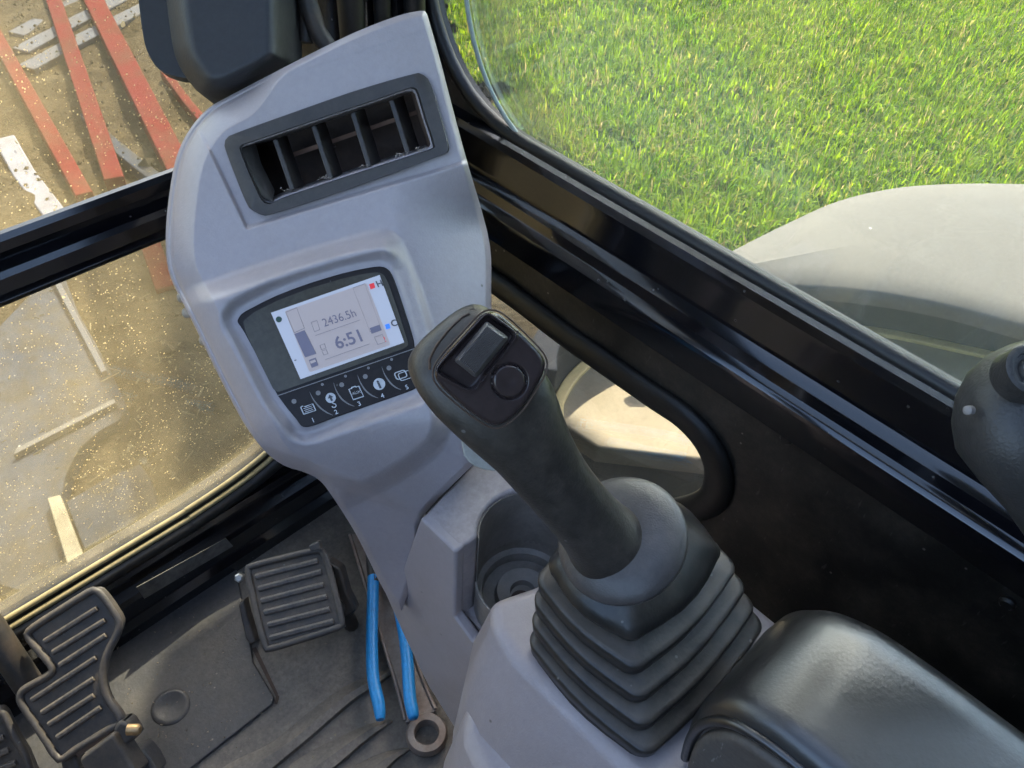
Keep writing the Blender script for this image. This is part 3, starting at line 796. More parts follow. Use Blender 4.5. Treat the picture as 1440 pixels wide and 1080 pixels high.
# roof, back and the far side of the cab close it off overhead and behind
fill_hatch = roundpoly([(-.42, -.45), (.40, -.45), (.40, .52), (-.42, .52)], .06, 5)  # unseen opening, added to let sky light fill the cab
plate_with_holes('roof', [(-.60, -.86), (.54, -.86), (.54, .74), (-.60, .74)], [fill_hatch], .06, lambda u, v, w: (u, v, 1.5 + w), ROOF, cab)
prism('fill_hatch_pane', [(a, b, 1.52) for a, b in fill_hatch], (0, 0, .005), GLASSS, cab)
box('door_panel', -.62, -.59, -.70, .60, -.05, .72, PANEL, cab, .006)
box('rear_wall', -.60, .54, -.90, -.86, -.05, 1.5, PANEL, cab)
box('rear_pillar', -.62, -.56, -.86, -.70, -.05, 1.5, PAINT, cab, .01)
box('door_pillar', -.62, -.56, .60, .70, -.05, 1.5, PAINT, cab, .01)
# bolts on the side panel
for k, (x, y) in enumerate(((1108, 615), (1418, 846))):
    lathe('screw', on(x, y, 0, XR), (-1, 0, 0), [(.006, 0), (.006, .003), (.004, .005)], RUBBER, cab, 14)
lathe('pale_mark', on(957, 500, 0, XR), (-1, 0, 0), [(.0022, 0), (.0018, .0008)], PLANK, cab, 8)

fl = box('floor', -.60, .50, -.85, .68, -.06, 0, FLOOR)
fl['kind'] = 'structure'

# unseen boom shapes, added to shade the seat area and the dirt
boom = thing('added_shade_boom', (2.1, 2.2, 2.0), 'unseen boom added ahead of the cab to shade it', 'boom')
bm_side = [(-.05, 1.0), (-.05, 1.7), (.5, 2.3), (1.25, 2.6), (1.26, 1.9), (1.06, 1.3), (1.03, 1.0), (1.07, .76), (.95, .60), (.70, .47), (.25, .47), (-.05, .66)]
prism('dirt_shade_slab', [(1.62, 1.95, 1.25), (2.15, 3.55, 1.25), (3.0, 3.3, 1.25), (2.45, 1.7, 1.25)], (0, 0, .22), M('stick paint', (.30, .10, .03), .4), boom, .02)
BT = 1.5 / TOSUN.x
prism('seat_shade_slab', [(.64 + 1.5, y + TOSUN.y * BT, z + TOSUN.z * BT) for y, z in bm_side], (.25, 0, 0), M('boom paint', (.30, .10, .03), .4), boom, .02)

# ------------------------------------------------------------------ right-hand control console: monitor head on a column
con = thing('control_console', (.30, .33, .30), 'grey plastic console with air vent and lit monitor beside the windscreen', 'console')
head_out = [(592, 15), (560, 22), (500, 45), (430, 79), (370, 110), (322, 135), (292, 153), (268, 180), (252, 210), (243, 242), (236, 290), (233, 330), (235, 370), (243, 398), (262, 435), (285, 482), (306, 525), (330, 572), (350, 606), (374, 636), (400, 655), (428, 664), (450, 676), (470, 702), (500, 750), (520, 790), (541, 832), (562, 858),
            (568, 850), (583, 806), (591, 766), (596, 724), (664, 655), (672, 640), (684, 560), (690, 470), (691, 400), (689, 345), (675, 288), (660, 238), (640, 165), (620, 88), (603, 28), (599, 18)]
def smooth_outline(o, n=2):
    return spline(o, n, True)
HO = smooth_outline(head_out, 3)
pod_out = [(200, 470), (262, 418), (300, 405), (360, 384), (430, 362), (500, 342), (535, 334), (552, 340), (566, 366), (590, 430), (606, 490), (618, 550), (624, 600), (600, 640), (520, 690), (440, 720), (330, 700), (220, 560)]
pod_out = spline(pod_out, 3, True)
bez = crop([(15, 390), (40, 350), (100, 315), (250, 240), (450, 165), (650, 105), (800, 72), (880, 62), (925, 75), (955, 110), (990, 200), (1040, 350), (1080, 480), (1095, 560), (1110, 740), (1105, 790), (1080, 815), (900, 880), (600, 985), (480, 1030), (430, 1040), (400, 1030), (370, 990), (260, 850), (150, 640), (60, 470), (20, 410)], 330, 360, .2315)
vent_out = crop([(62, 460), (75, 420), (110, 395), (400, 290), (800, 150), (1130, 55), (1180, 60), (1215, 95), (1260, 220), (1325, 460), (1318, 490), (1290, 510), (1000, 620), (600, 760), (330, 845), (280, 850), (230, 830), (190, 790), (120, 620)], 300, 90, .25)
vent_in = crop([(152, 470), (170, 452), (200, 442), (500, 340), (900, 205), (1090, 140), (1125, 138), (1148, 160), (1190, 300), (1238, 450), (1225, 478), (1100, 520), (700, 650), (400, 750), (330, 783), (295, 782), (265, 745), (195, 590)], 300, 90, .25)
vpan = [(262, 150), (600, 40), (700, 40), (700, 215), (655, 229), (346, 322), (300, 225)]
D0 = .600
def headD(X, Y):
    return D0 + .15 * sst(560, 900, Y) ** 1.15
def headH(X, Y):
    h = np.zeros_like(X)
    d = -sdf(HO, X, Y)                                # distance inside the outline, px
    # wide chamfer along the windscreen side and the top, narrow one along the window side
    left = sst(40, -40, (X - (420 + .25 * (Y - 300)))) * sst(700, 560, Y)
    wide = 40 * left + 9 * (1 - left)
    k = np.clip(1 - d / wide, 0, 1.0)
    h -= (.030 * left * (k ** 1.15 * .75 + k ** 3 * .25) + .007 * (1 - left) * k ** 1.6)
    h -= .0030 * np.exp(-((d - 6.5) / 2.2) ** 2) * sst(640, 560, Y) * left      # moulding line near the rim
    # sunk panel round the vent, deepest at its lower corner
    s = sdf(vpan, X, Y)
    ins = sst(1.5, -4.5, s)
    h -= .0048 * ins * sst(130, 300, Y * .95 + X * .3 - 60)
    # pod that carries the monitor
    sp_ = sdf(pod_out, X, Y)
    h += .024 * sst(14, -20, sp_) * (1 - .55 * sst(590, 730, Y))
    # dish around the monitor
    sb = sdf(bez, X, Y)
    h -= .0105 * sst(27, 6, sb) * (1 - sst(6, 2, sb) * .0)
    # body turns away to the window side
    rx = (X - (560 + .28 * (Y - 330))) / 120
    h -= .048 * np.clip(rx, 0, 1.4) ** 1.4 * sst(215, 330, Y)
    # fold where the column leaves the pod
    fold = polyline_dist([(436, 668), (490, 676), (540, 700), (596, 724)], X, Y)
    below = sst(-6, 22, (Y - (640 + (X - 400) * .36)))
    h -= .012 * below * sst(620, 500, X)
    h += .0025 * np.exp(-(fold / 9) ** 2)
    # air duct opening
    sv = sdf(vent_in, X, Y)
    h -= .07 * sst(-3, -9, sv)
    # soft edge to the base
    return h
sheet('housing', HO, headD, headH, CONSOLE, con, 430, 240, .11, .86)

# vent: frame, chamfered inner rim, duct, upright vanes
vent = pxprism('vent', vent_out, D0 - .0030 + .0025, .010, VENT, con, .0012, 2)
bpy.data.objects.remove(vent)
def ring_plate(name, outer, inner, d, thick, mat, parent, inner_d=None):
    n = 96
    def resample(pl):
        pl = [np.array(p) for p in pl] + [np.array(pl[0])]
        seg = [np.linalg.norm(b - a) for a, b in zip(pl[:-1], pl[1:])]
        tot = sum(seg); out = []
        for k in range(n):
            s_ = tot * k / n; i = 0
            while s_ > seg[i]: s_ -= seg[i]; i += 1
            out.append(pl[i] + (pl[i + 1] - pl[i]) * s_ / seg[i])
        return out
    c = np.mean(np.array(inner), 0)
    def start(pl):      # begin every loop at the same bearing
        q = resample(pl); a = [math.atan2(p[1] - c[1], p[0] - c[0]) for p in q]
        i = int(np.argmin(np.abs(np.array(a) + math.pi * .9))); return q[i:] + q[:i]
    O, I = start(spline(outer, 4, True)), start(spline(inner, 4, True))
    ins = lambda L, f: [c + (p - c) * f for p in L]
    idp = inner_d if inner_d is not None else d
    rs = [[P(p[0], p[1], d + thick) for p in O], [P(p[0], p[1], d + .0008) for p in O], [P(p[0], p[1], d) for p in ins(O, .992)],
          [P(p[0], p[1], d) for p in ins(I, 1.012)], [P(p[0], p[1], d + .0012) for p in I], [P(p[0], p[1], idp) for p in ins(I, .99)], [P(p[0], p[1], d + thick + .002) for p in ins(I, .985)]]
    return rings(name, rs, mat, parent, False, 50)
vent = ring_plate('vent', vent_out, vent_in, D0 - .0005, .012, VENT, con)
# duct walls and back
vi = spline(vent_in, 4, True)
vc = np.mean(np.array(vi), 0)
rs = []
for sc, dd in ((.985, .008), (.94, .014), (.93, .060), (.5, .064), (.02, .064)):
    rs.append([P(vc[0] + (x - vc[0]) * sc, vc[1] + (y - vc[1]) * sc, D0 + dd) for x, y in vi])
rings('duct', rs, DUCT, vent, False, 50)
def vane(x0, y0, x1, y1):
    dx = 16; w = 4.2
    pts = []
    prof = []
    for (x, y) in ((x0, y0), (x1, y1)):
        a = P(x, y, D0 + .0045); b = P(x + w * 1.6, y - w * .5, D0 + .0045)
        c_ = P(x + 21, y - 7, D0 + .034); e = P(x + 17, y - 6, D0 + .034)
        prof.append([a, b, c_, e])
    o = rings('vane', prof, VENT, vent, True, 30)
    add_bevel(o, .0009, 2)
    return o
vl = crop([(332, 428), (430, 712), (548, 352), (646, 648), (768, 277), (862, 582), (985, 207), (1078, 502)], 300, 90, .25)
for k in range(4): vane(*vl[2 * k], *vl[2 * k + 1])
lv = crop([(440, 500), (1200, 240), (1205, 262), (448, 524)], 300, 90, .25)
taper('louvre', [P(x, y, D0 + .036) for x, y in lv], [P(x, y, D0 + .058) for x, y in lv], RUSTY, vent)
ck = crop([(158, 470), (238, 448), (270, 560), (345, 712), (335, 778), (268, 742), (198, 588)], 300, 90, .25)
taper('cheek', [P(x, y, D0 + d) for (x, y), d in zip(ck, (.0015, .014, .014, .014, .0015, .0015, .0015))], [P(x, y, D0 + .03) for x, y in ck], VENT, vent, .0008, 2)
# dirt caught along the lower lip of the vent
cr = crop([(420, 712), (640, 642), (850, 575), (1050, 508), (1160, 480)], 300, 90, .25)
V = []; F = []
for x, y in cr:
    for _ in range(26):
        c = P(x + random.gauss(0, 6), y + random.gauss(0, 1.3) - .1, D0 + .002 + random.uniform(0, .004)); r_ = random.uniform(.0003, .0011); k = len(V)
        V += [c + Vector((random.uniform(-1, 1), random.uniform(-1, 1), random.uniform(-1, 1))) * r_ for _ in range(4)]
        F += [[k, k + 1, k + 2], [k, k + 2, k + 3], [k, k + 3, k + 1], [k + 1, k + 3, k + 2]]
cr_o = from_vf('dirt_crumbs', V, F, M('pale crumbs', (.36, .30, .25), .9), vent, 0)
cr_o['kind'] = 'stuff'

# monitor: bezel, smoked cover, lit screen, print
MD = D0 - .0145                                       # depth of the monitor face
mon = pxprism('monitor', spline(bez, 2, True), MD, .012, BEZEL, con, .0012, 3)
cv = crop([(50, 395), (120, 340), (260, 270), (450, 197), (650, 138), (800, 105), (870, 98), (905, 112), (935, 165), (985, 310), (1030, 450), (1058, 540), (1030, 562), (262, 828), (235, 810), (150, 640), (70, 470)], 330, 360, .2315)
pxprism('display_cover', roundpoly(cv, 3, 2), MD - .0009, .0007, SMOKE, mon)
EX = Vector((.9487, -.3161)); EYU = Vector((-.4060, -.9139))     # writing direction and upright on the monitor face
def flat(name, pts, mat, lift, parent=None):
    return pxprism(name, pts, MD - lift, .0003, mat, parent or mon)
c2 = lambda pts: crop(pts, 330, 360, .2315)
flat('screen', c2([(220, 345), (880, 115), (1030, 525), (400, 748)]), LCDW, .0016)
flat('screen_panel', roundpoly(c2([(303, 335), (800, 163), (947, 540), (455, 707)]), 3, 3), LCDB, .0020)
def line_px(name, a, b, w, mat, lift=.0024):
    a = Vector(a); b = Vector(b); n = (b - a).normalized(); s = Vector((-n.y, n.x)) * w / 2
    return flat(name, [a - s, b - s, b + s, a + s], mat, lift)
def outline_px(name, pts, w, mat, lift=.0024):
    n = len(pts); c = [Vector(p) for p in pts]; ctr = sum(c, Vector((0, 0))) / n
    inner = [ctr + (p - ctr) * (1 - w * 2 / max((p - ctr).length, .1)) for p in c]
    v = [P(p.x, p.y, MD - lift) for p in c] + [P(p.x, p.y, MD - lift) for p in inner]
    v2 = [q + FW * .0003 for q in v]
    f = []
    for i in range(n):
        j = (i + 1) % n
        f += [[i, j, n + j, n + i], [2 * n + j, 2 * n + i, 3 * n + i, 3 * n + j], [i, 2 * n + i, 2 * n + j, j], [n + j, 3 * n + j, 3 * n + i, n + i]]
    return from_vf(name, v + v2, f, mat, mon, 0)
def text_px(name, s, org, size, mat, lift=.0026, bold=0, sx=1.0, spacing=1.0, ex=EX, ey=EYU):
    cu = bpy.data.curves.new(name, 'FONT')
    cu.body = s; cu.size = 1.0; cu.offset = bold; cu.space_character = spacing; cu.resolution_u = 3
    tmp = bpy.data.objects.new('tmp_' + name, cu); col.objects.link(tmp)
    bpy.context.view_layer.update()
    me = bpy.data.meshes.new_from_object(tmp.evaluated_get(bpy.context.evaluated_depsgraph_get()))
    bpy.data.objects.remove(tmp); bpy.data.curves.remove(cu)
    for v in me.vertices:
        p = Vector(org) + ex * (v.co.x * size * sx) + ey * (v.co.y * size)
        v.co = P(p.x, p.y, MD - lift)
    return link_mesh(name, me, mat, mon, 0)
outline_px('fuel_gauge', c2([(308, 340), (376, 312), (425, 440), (360, 468)]), .5, LCDL)
flat('fuel_level', c2([(362, 474), (424, 450), (496, 594), (428, 616)]), LCDD, .0026)
flat('fuel_icon', c2([(450, 632), (492, 617), (508, 664), (468, 680)]), LCDD, .0026)
flat('fuel_icon_window', c2([(456, 640), (488, 628), (494, 642), (463, 654)]), LCDB, .0029)
outline_px('temperature_gauge', c2([(716, 192), (790, 166), (888, 438), (822, 462)]), .45, LCDL)
flat('temperature_level', c2([(820, 438), (880, 417), (893, 451), (832, 472)]), LCDD, .0026)
outline_px('temperature_icon', c2([(846, 492), (898, 474), (916, 522), (868, 540)]), .5, LCDL)
text_px('warning_mark', '!', c2([(912, 522)])[0], 11, PRNR)
outline_px('hour_icon', c2([(462, 402), (500, 389), (518, 448), (484, 462)]), .5, LCDL)
text_px('hour_reading', '2436.5h', c2([(544, 431)])[0], 17, LCDD, sx=.90)
line_px('screen_rule', *c2([(490, 483), (762, 388)]), .8, LCDL)
text_px('clock_reading', '6:51', c2([(622, 567)])[0], 25, LCDD, sx=1.0, bold=.018)
line_px('screen_rule', *c2([(550, 629), (818, 534)]), .8, LCDL)
outline_px('clock_icon', c2([(515, 542), (546, 531), (556, 560), (526, 571)]), .5, LCDL)
outline_px('clock_icon', c2([(528, 576), (556, 566), (568, 594), (540, 604)]), .5, LCDL)
text_px('hot_letter', 'H', c2([(868, 191)])[0], 13, PRNK, bold=.02)
text_px('cold_letter', 'C', c2([(957, 431)])[0], 13, PRNK, bold=.02)
flat('hot_mark', c2([(816, 172), (845, 162), (854, 192), (826, 203)]), PRNR, .0022)
flat('cold_mark', c2([(912, 418), (938, 409), (947, 437), (921, 446)]), PRNB, .0022)
text_px('fuel_low_mark', '-', c2([(366, 645)])[0], 11, PRNK, bold=.02)
cc = Vector(c2([(268, 385)])[0])
flat('full_mark', [cc + Vector((math.cos(t), math.sin(t))) * 4.3 for t in np.linspace(0, 6.283, 14)[:-1]], M('dark green mark', (.03, .07, .05), .5), .0022)
# button strip
line_px('strip_edge', *c2([(262, 848), (1092, 562)]), 1.2, PRNG, .0010)
def dot(name, p, r_, mat, lift=.0006):
    c = Vector(c2([p])[0])
    return flat(name, [c + Vector((math.cos(t), math.sin(t))) * r_ for t in np.linspace(0, 6.283, 19)[:-1]], mat, lift)
def loc(c, pts):     # offsets in photo px along writing direction / upright
    c = Vector(c2([c])[0])
    return [c + EX * x + EYU * y for x, y in pts]
BD = .0006
for p in ((360, 883), (507, 832), (650, 782), (793, 732), (937, 680)): dot('button_lamp', p, 3.4, PRNG)
for p in ((532, 780), (673, 730), (812, 680), (953, 628)): dot('button_tick', p, 2.0, PRNG)
for k, p in enumerate(((472, 1012), (612, 962), (753, 912), (894, 864), (1042, 811))):
    text_px('button_number', str(k + 1), c2([p])[0], 9.0, PRNW, BD, bold=.02)
for a in (((455, 825), (478, 872), (520, 922), (562, 952), (595, 966)), ((600, 770), (618, 820), (650, 868), (690, 898), (727, 913)), ((745, 722), (765, 772), (798, 820), (835, 848), (872, 863)), ((893, 672), (912, 722), (945, 770), (978, 798), (1012, 813))):
    q = c2(a); m_ = len(q)
    up_ = [Vector(p) for p in spline(q, 4)]
    w_ = [1.5 * math.sin(math.pi * (i + .3) / (len(up_) + .6)) for i in range(len(up_))]
    flat('button_divider', [p + Vector((w, -w)) * .5 for p, w in zip(up_, w_)] + [p - Vector((w, -w)) * .5 for p, w in list(zip(up_, w_))[::-1]], PRNG, BD)
# 1: menu list
outline_px('menu_icon', loc((447, 930), roundpoly([(-9.5, -5.5), (9.5, -5.5), (9.5, 5.5), (-4, 5.5), (-6, 7.5), (-9.5, 6)], 1, 2)), .8, PRNW, BD)
for k in (-2.6, 0, 2.6): line_px('menu_icon_line', *loc((447, 930), [(-6, k), (6, k)]), .8, PRNW, BD)
# 2: lifting hook
dot('lift_icon', (583, 862), 7.2, PRNW)
flat('lift_icon_arrow', loc((583, 862), [(-1.5, -4.5), (1.5, -4.5), (1.5, 0), (4.2, 0), (0, 5), (-4.2, 0), (-1.5, 0)]), PRNK, .0010)
hk = loc((600, 902), [(0, 4), (0, 1.5), (2.6, 0), (3, -2.6), (.6, -4.6), (-2.4, -3.6), (-3, -1.6)])
for a, b in zip(hk[:-1], hk[1:]): line_px('lift_icon_hook', a, b, 1.4, PRNW, BD)
# 3: clipboard marked AUX
outline_px('clipboard_icon', loc((737, 830), [(-8, -9), (8, -9), (8, 8), (4, 8), (3, 9.5), (-3, 9.5), (-4, 8), (-8, 8)]), .8, PRNW, BD)
text_px('clipboard_word', 'AUX', loc((737, 830), [(-5.6, -2)])[0], 6.0, PRNW, BD, sx=.95)
# 4: information
dot('info_icon', (878, 778), 8.4, PRNW)
text_px('info_letter', 'i', loc((878, 778), [(-2.2, -5.4)])[0], 16, PRNK, .0012, bold=.05)
# 5: screen change
outline_px('page_icon', loc((1030, 728), roundpoly([(-8, -6), (11, -6), (11, 6), (-8, 6)], 4, 4)), .7, PRNW, BD)
outline_px('page_icon', loc((1012, 724), roundpoly([(-9, -5), (8, -5), (8, 6.5), (-9, 6.5)], 4, 4)), .8, PRNW, .0008)
# small clips along the housing edge by the windscreen
for x, y in ((255, 418), (262, 440), (286, 478), (306, 512), (324, 546)):
    lathe('edge_clip', P(x - 1, y, D0 + .030), -RT, [(.0042, -.004), (.0042, .0003), (.003, .0018)], M('pale clip', (.42, .33, .23), .5), con, 12)

# ------------------------------------------------------------------ base of the console: cup holder, lower body, lever box
ZC, ZJ = .470, .450
p_cup = [on(x, y, 2, ZC) for x, y in ((656, 766), (664, 744), (683, 716), (718, 690), (760, 690))]
cupc = Vector((.281, .220)); cupr = .041
ang = [R(142) - R(160) * k / 22 for k in range(23)]
arc = [(cupc.x + cupr * math.cos(a), cupc.y + cupr * math.sin(a)) for a in ang]
blk = [(.2310, .287), (.2310, .2475), (.2400, .2455)] + arc + [(.345, .206), (.345, .296), (.2920, .299)]
lower = thing('console_base', (.33, .15, .1), 'grey plastic console base with empty cup holder in front of the joystick', 'console base')
prism('cup_holder', [(x, y, ZC) for x, y in blk], (0, 0, -.13), CONSOLE2, lower, .0035, 3)
lathe('cup_well', (cupc.x, cupc.y, .362), (0, 0, 1), [(.0001, .012), (.010, .012), (.011, .018), (.022, .020), (.024, .012), (.034, .012), (.035, .022), (.0395, .024), (.0400, .040), (.0415, .040), (.0415, 0), (.0001, 0)], M('dirty cup floor', (.24, .21, .185), .5, var=(.11, .088, .068), vscale=25, vfac=.8), lower, 48, False, 40)
DIRTYCUP = M('dirty cup liner', (.20, .172, .150), .5, var=(.10, .080, .062), vscale=22, vfac=.8, bump=.15, bscale=400, specks=(.05, .04, .03), spk_scale=90, spk_amt=.06)
def arcpt(a, r_): return (cupc.x + r_ * math.cos(a), cupc.y + r_ * math.sin(a))
lin = [arcpt(a, cupr - .0012) for a in ang]
rings('cup_liner', [[Vector((x, y, z)) for x, y in lin] + [Vector((x2, y2, z)) for x2, y2 in [arcpt(a, cupr - .0002) for a in ang][::-1]] for z in (.366, .395, .397, .4655)], DIRTYCUP, lower, True, 40)
lathe('drain_hole', (cupc.x - .004, cupc.y - .002, .3745), (0, 0, 1), [(.0085, 0), (.0085, .0006), (.0001, .0006)], DUCT, lower, 20)
# side body under the cup holder, swept back to the wall
XB = .2262
sidep = [Vector((XB, .2868, .4697)), Vector((XB, .2458, .4697))] + [on(x, y, 0, XB) for x, y in ((639, 868), (664, 903), (690, 893), (735, 960), (760, 1100), (665, 1100), (640, 1026), (602, 965), (568, 895), (540, 832), (566, 800))]
prism('side_body', sidep, (.0105, 0, 0), CONSOLE, lower, .0030, 3)
box('inner_body', .238, .344, .19, .292, .16, .362, CONSOLE2, lower)
# lever box that carries the joystick
def lever_plan(z, dl, df):
    p = [(.207 + dl, -.40), (.207 + dl, .10), (.207 + dl * .95, .160), (.2125 + dl * .75, .188 + df * .5), (.2265 + df * -.6, .2065 + df), (.262, .192 + df), (.374, .165 + df), (.374, -.40)]
    return [Vector((x, y, z)) for x, y in p]
o = rings('lever_box', [lever_plan(.12, -.057, .012), lever_plan(.30, -.047, .011), lever_plan(.39, -.027, .009), lever_plan(.435, -.006, .002), lever_plan(ZJ, 0, 0)], CONSOLE, lower, True, 30)
add_bevel(o, .009, 4, 20)
o = rings('side_bulge', [[Vector((.143 + i, y, .365)), Vector((.24, y, .385)), Vector((.24, y, .10)), Vector((.118 + i, y, .10)), Vector((.120 + i, y, .30))] for y, i in ((-.35, 0), (.04, 0), (.120, .010), (.165, .024), (.186, .042))], CONSOLE, lower, True, 30)
add_bevel(o, .010, 4)

# ------------------------------------------------------------------ joystick
J0 = P(872, 770, .480); J1 = P(655, 505, .385)
jax = (J1 - J0).normalized()
joy = thing('joystick', (.285, .107, ZJ), 'black control joystick with ribbed rocker switch above a rubber bellows', 'joystick')
# bellows boot: rounded-square rings
def sq_ring(cx_, cy_, hx, hy, z, r_, tilt=0, n=7, belly=.0):
    pts = []
    for q, (sx, sy) in enumerate(((1, 1), (-1, 1), (-1, -1), (1, -1))):
        for k in range(n):
            a = q * math.pi / 2 + k / (n - 1) * math.pi / 2
            pts.append([sx * (hx - r_) + r_ * math.cos(a), sy * (hy - r_) + r_ * math.sin(a)])
        # bulging sides
        m_ = 5
        nx_ = ((-1, 1), (-1, -1), (1, -1), (1, 1))[q]
        a_end = (q + 1) * math.pi / 2
        p0 = np.array([sx * (hx - r_) + r_ * math.cos(a_end), sy * (hy - r_) + r_ * math.sin(a_end)])
        p1 = np.array([nx_[0] * (hx - r_) + r_ * math.cos(a_end), nx_[1] * (hy - r_) + r_ * math.sin(a_end)])
        nn = np.array([math.cos(a_end), math.sin(a_end)])
        for k in range(1, m_):
            t = k / m_
            p = p0 + (p1 - p0) * t + nn * belly * math.sin(math.pi * t)
            pts.append(list(p))
    return [Vector((cx_ + x, cy_ + y, z + tilt * y)) for x, y in pts]
lvl = [(.4505, .217, .352, .052, .160), (.4660, .217, .351, .053, .160), (.4865, .220, .345, .063, .163), (.5070, .223, .339, .073, .166), (.5270, .226, .333, .083, .168)]
rs = []
def add(z, x0, x1, y0, y1, g, r_, b=.004):
    rs.append(sq_ring((x0 + x1) / 2, (y0 + y1) / 2, (x1 - x0) / 2 + g, (y1 - y0) / 2 + g, z, r_, 0, 7, b))
add(.4490, *lvl[0][1:], .000, .016)
for i, (z, x0, x1, y0, y1) in enumerate(lvl[1:]):
    a = (x0, x1, y0, y1)
    add(z - .0105, *a, -.0010, .012); add(z - .0088, *a, .0014, .012); add(z + .0020, *a, .0024, .012); add(z + .0036, *a, .0014, .011)
    add(z + .0044, *a, -.0010, .011); add(z + .0058, *a, -.0115, .009); add(z + .0078, *a, -.0135, .009); add(z + .0095, *a, -.0125, .009)
capb = (.229, .325, .092, .166)
add(.5395, *capb, -.004, .010); add(.5425, *capb, .000, .010, .006); add(.547, *capb, .0005, .010, .007); add(.553, *capb, -.003, .012, .007); add(.564, *capb, -.012, .016, .005); add(.573, *capb, -.022, .016, .003); add(.581, *capb, -.031, .006, 0)
rings('bellows', rs, BOOT, joy, True, 60)
# collar
cax = (jax - FW * .55).normalized()
lathe('collar', P(873, 757, .478), cax, [(.020, -.006), (.0365, -.006), (.0385, -.0045), (.0388, -.001), (.0380, .0012), (.0345, .0040), (.0300, .0066), (.0255, .0085), (.012, .0090)], SKIRT, joy, 56, True, 50)
# grip: cross-sections along the handle
st_ = [  # photo px centre, half-width px, depth, thickness ratio, squareness, section lean
    (868, 781, 74, .490, .92, 2.1), (857, 768, 62, .481, .92, 2.1), (842, 750, 52, .471, .92, 2.2), (819, 723, 48.5, .459, .92, 2.5), (791, 690, 49, .447, .90, 2.8), (763, 654, 53, .435, .88, 2.9), (739, 615, 61, .424, .84, 2.5),
    (716, 580, 74, .416, .78, 2.8), (690, 550, 78, .410, .72, 3.2), (667, 524, 81, .406, .68, 3.4), (648, 501, 80, .403, .66, 3.4), (634, 484, 74, .401, .62, 3.2), (624, 473, 66, .400, .54, 2.8), (618, 467, 50, .399, .42, 2.5), (615, 463, 26, .3985, .24, 2.2)]
PW = Vector((.755, -.655))
rs = []
for px, py, w, d, tr, nn in st_:
    d = .470 - (.470 - d) * 1.0
    c = P(px, py, d)
    wid = (RT * PW.x - UP * PW.y).normalized()
    thk = jax.cross(wid).normalized()
    if thk.dot(FW) > 0: thk = -thk
    hw = w / FPX * d; ht = hw * tr
    ring = []
    for k in range(40):
        t = 2 * math.pi * k / 40
        ct, stt = math.cos(t), math.sin(t)
        x = math.copysign(abs(ct) ** (2 / nn), ct) * hw; y = math.copysign(abs(stt) ** (2 / nn), stt) * ht
        ring.append(c + wid * x + thk * y)
    rs.append(ring)
g_o = rings('grip', rs, GRIP, joy, True, 70)
ss = g_o.modifiers.new('sub', 'SUBSURF'); ss.levels = 1; ss.render_levels = 1
# pale trigger plate under the head, on the far side
pxprism('trigger', spline([(640, 596), (648, 612), (652, 640), (668, 656), (690, 662), (702, 660), (700, 630), (690, 600)], 2, True), .430, .012, M('trigger plate', (.30, .285, .25), .4), joy, .003, 3)
# glossy switch panel let into the head
pan = spline([(612, 520), (621, 503), (648, 472), (676, 444), (692, 439), (708, 446), (740, 474), (763, 500), (766, 517), (757, 538), (735, 572), (712, 593), (694, 598), (672, 587), (640, 562), (616, 538)], 3, True)
from mathutils.bvhtree import BVHTree
_me = g_o.data; _off = root_loc(g_o)
_bv = BVHTree.FromPolygons([v.co + _off for v in _me.vertices], [list(p.vertices) for p in _me.polygons])
def panD(X, Y): return .3785 + (X - 690) * .000085 + (Y - 520) * .00009
rk_well = roundpoly([(686, 441), (726, 471), (664, 551), (612, 522)], [7, 8, 12, 10], 4)
def panH(X, Y):
    d = -sdf(pan, X, Y)
    h = -.0022 * np.clip(1 - d / 7, 0, 1) ** 2 + .0009 * sst(80, 0, np.hypot(X - 690, Y - 525))
    h -= .0034 * sst(1.5, -4.5, sdf(rk_well, X, Y)) - .0012 * np.exp(-((sdf(rk_well, X, Y) - 2.5) / 2.2) ** 2)
    r_ = np.hypot((X - 716), (Y - 536))
    h -= .0016 * np.exp(-((r_ - 24.5) / 1.5) ** 2)
    h += .0011 * sst(24, 20, r_) - .0006 * sst(14, 0, r_)
    return h
sheet('switch_panel', pan, panD, panH, GLOSSB, joy, 110, 110, .006, .97)
tube('panel_seam', [P(x, y, float(panD(x, y)) + .0012) for x, y in spline([(609, 521), (619, 501), (648, 469), (675, 441), (692, 436), (710, 443), (742, 472), (766, 499), (769, 518), (759, 541), (737, 575), (713, 597), (694, 602), (670, 590), (638, 565), (613, 540)], 3, True)], .0005, DUCT, joy, 6, True)
rk = [(684, 451), (716, 475), (669, 532), (638, 507)]
def rkH(X, Y):
    ux, uy = .66, -.75
    s_ = (X - 676) * ux + (Y - 492) * uy
    t_ = (X - 676) * .75 + (Y - 492) * .66
    d = -sdf(roundpoly(rk, 5, 4), X, Y)
    ribs = .00045 * (np.sin(t_ * 2.4) > 0) * sst(3, 6, d)
    return -.0040 * np.clip(1 - d / 6, 0, 1) ** 1.6 + .0000012 * s_ ** 2 + ribs
sheet('rocker_switch', roundpoly(rk, 5, 4), lambda X, Y: panD(X, Y) - .0046, rkH, M('rocker plastic', (.085, .074, .070), .30, var=(.08, .07, .065), vscale=40), joy, 90, 90, .008, .92, rot=R(-48))
sm = [(621, 478), (606, 497), (601, 515), (604, 530)]
tube('shell_seam', [P(x, y, d) for x, y, d in [(x, y, (_bv.ray_cast(EYE, ray(x, y).normalized())[0] - EYE).dot(FW)) for x, y in ((604, 520), (604, 505), (613, 487), (631, 464), (650, 446), (660, 441))]], .0007, DUCT, joy, 6)

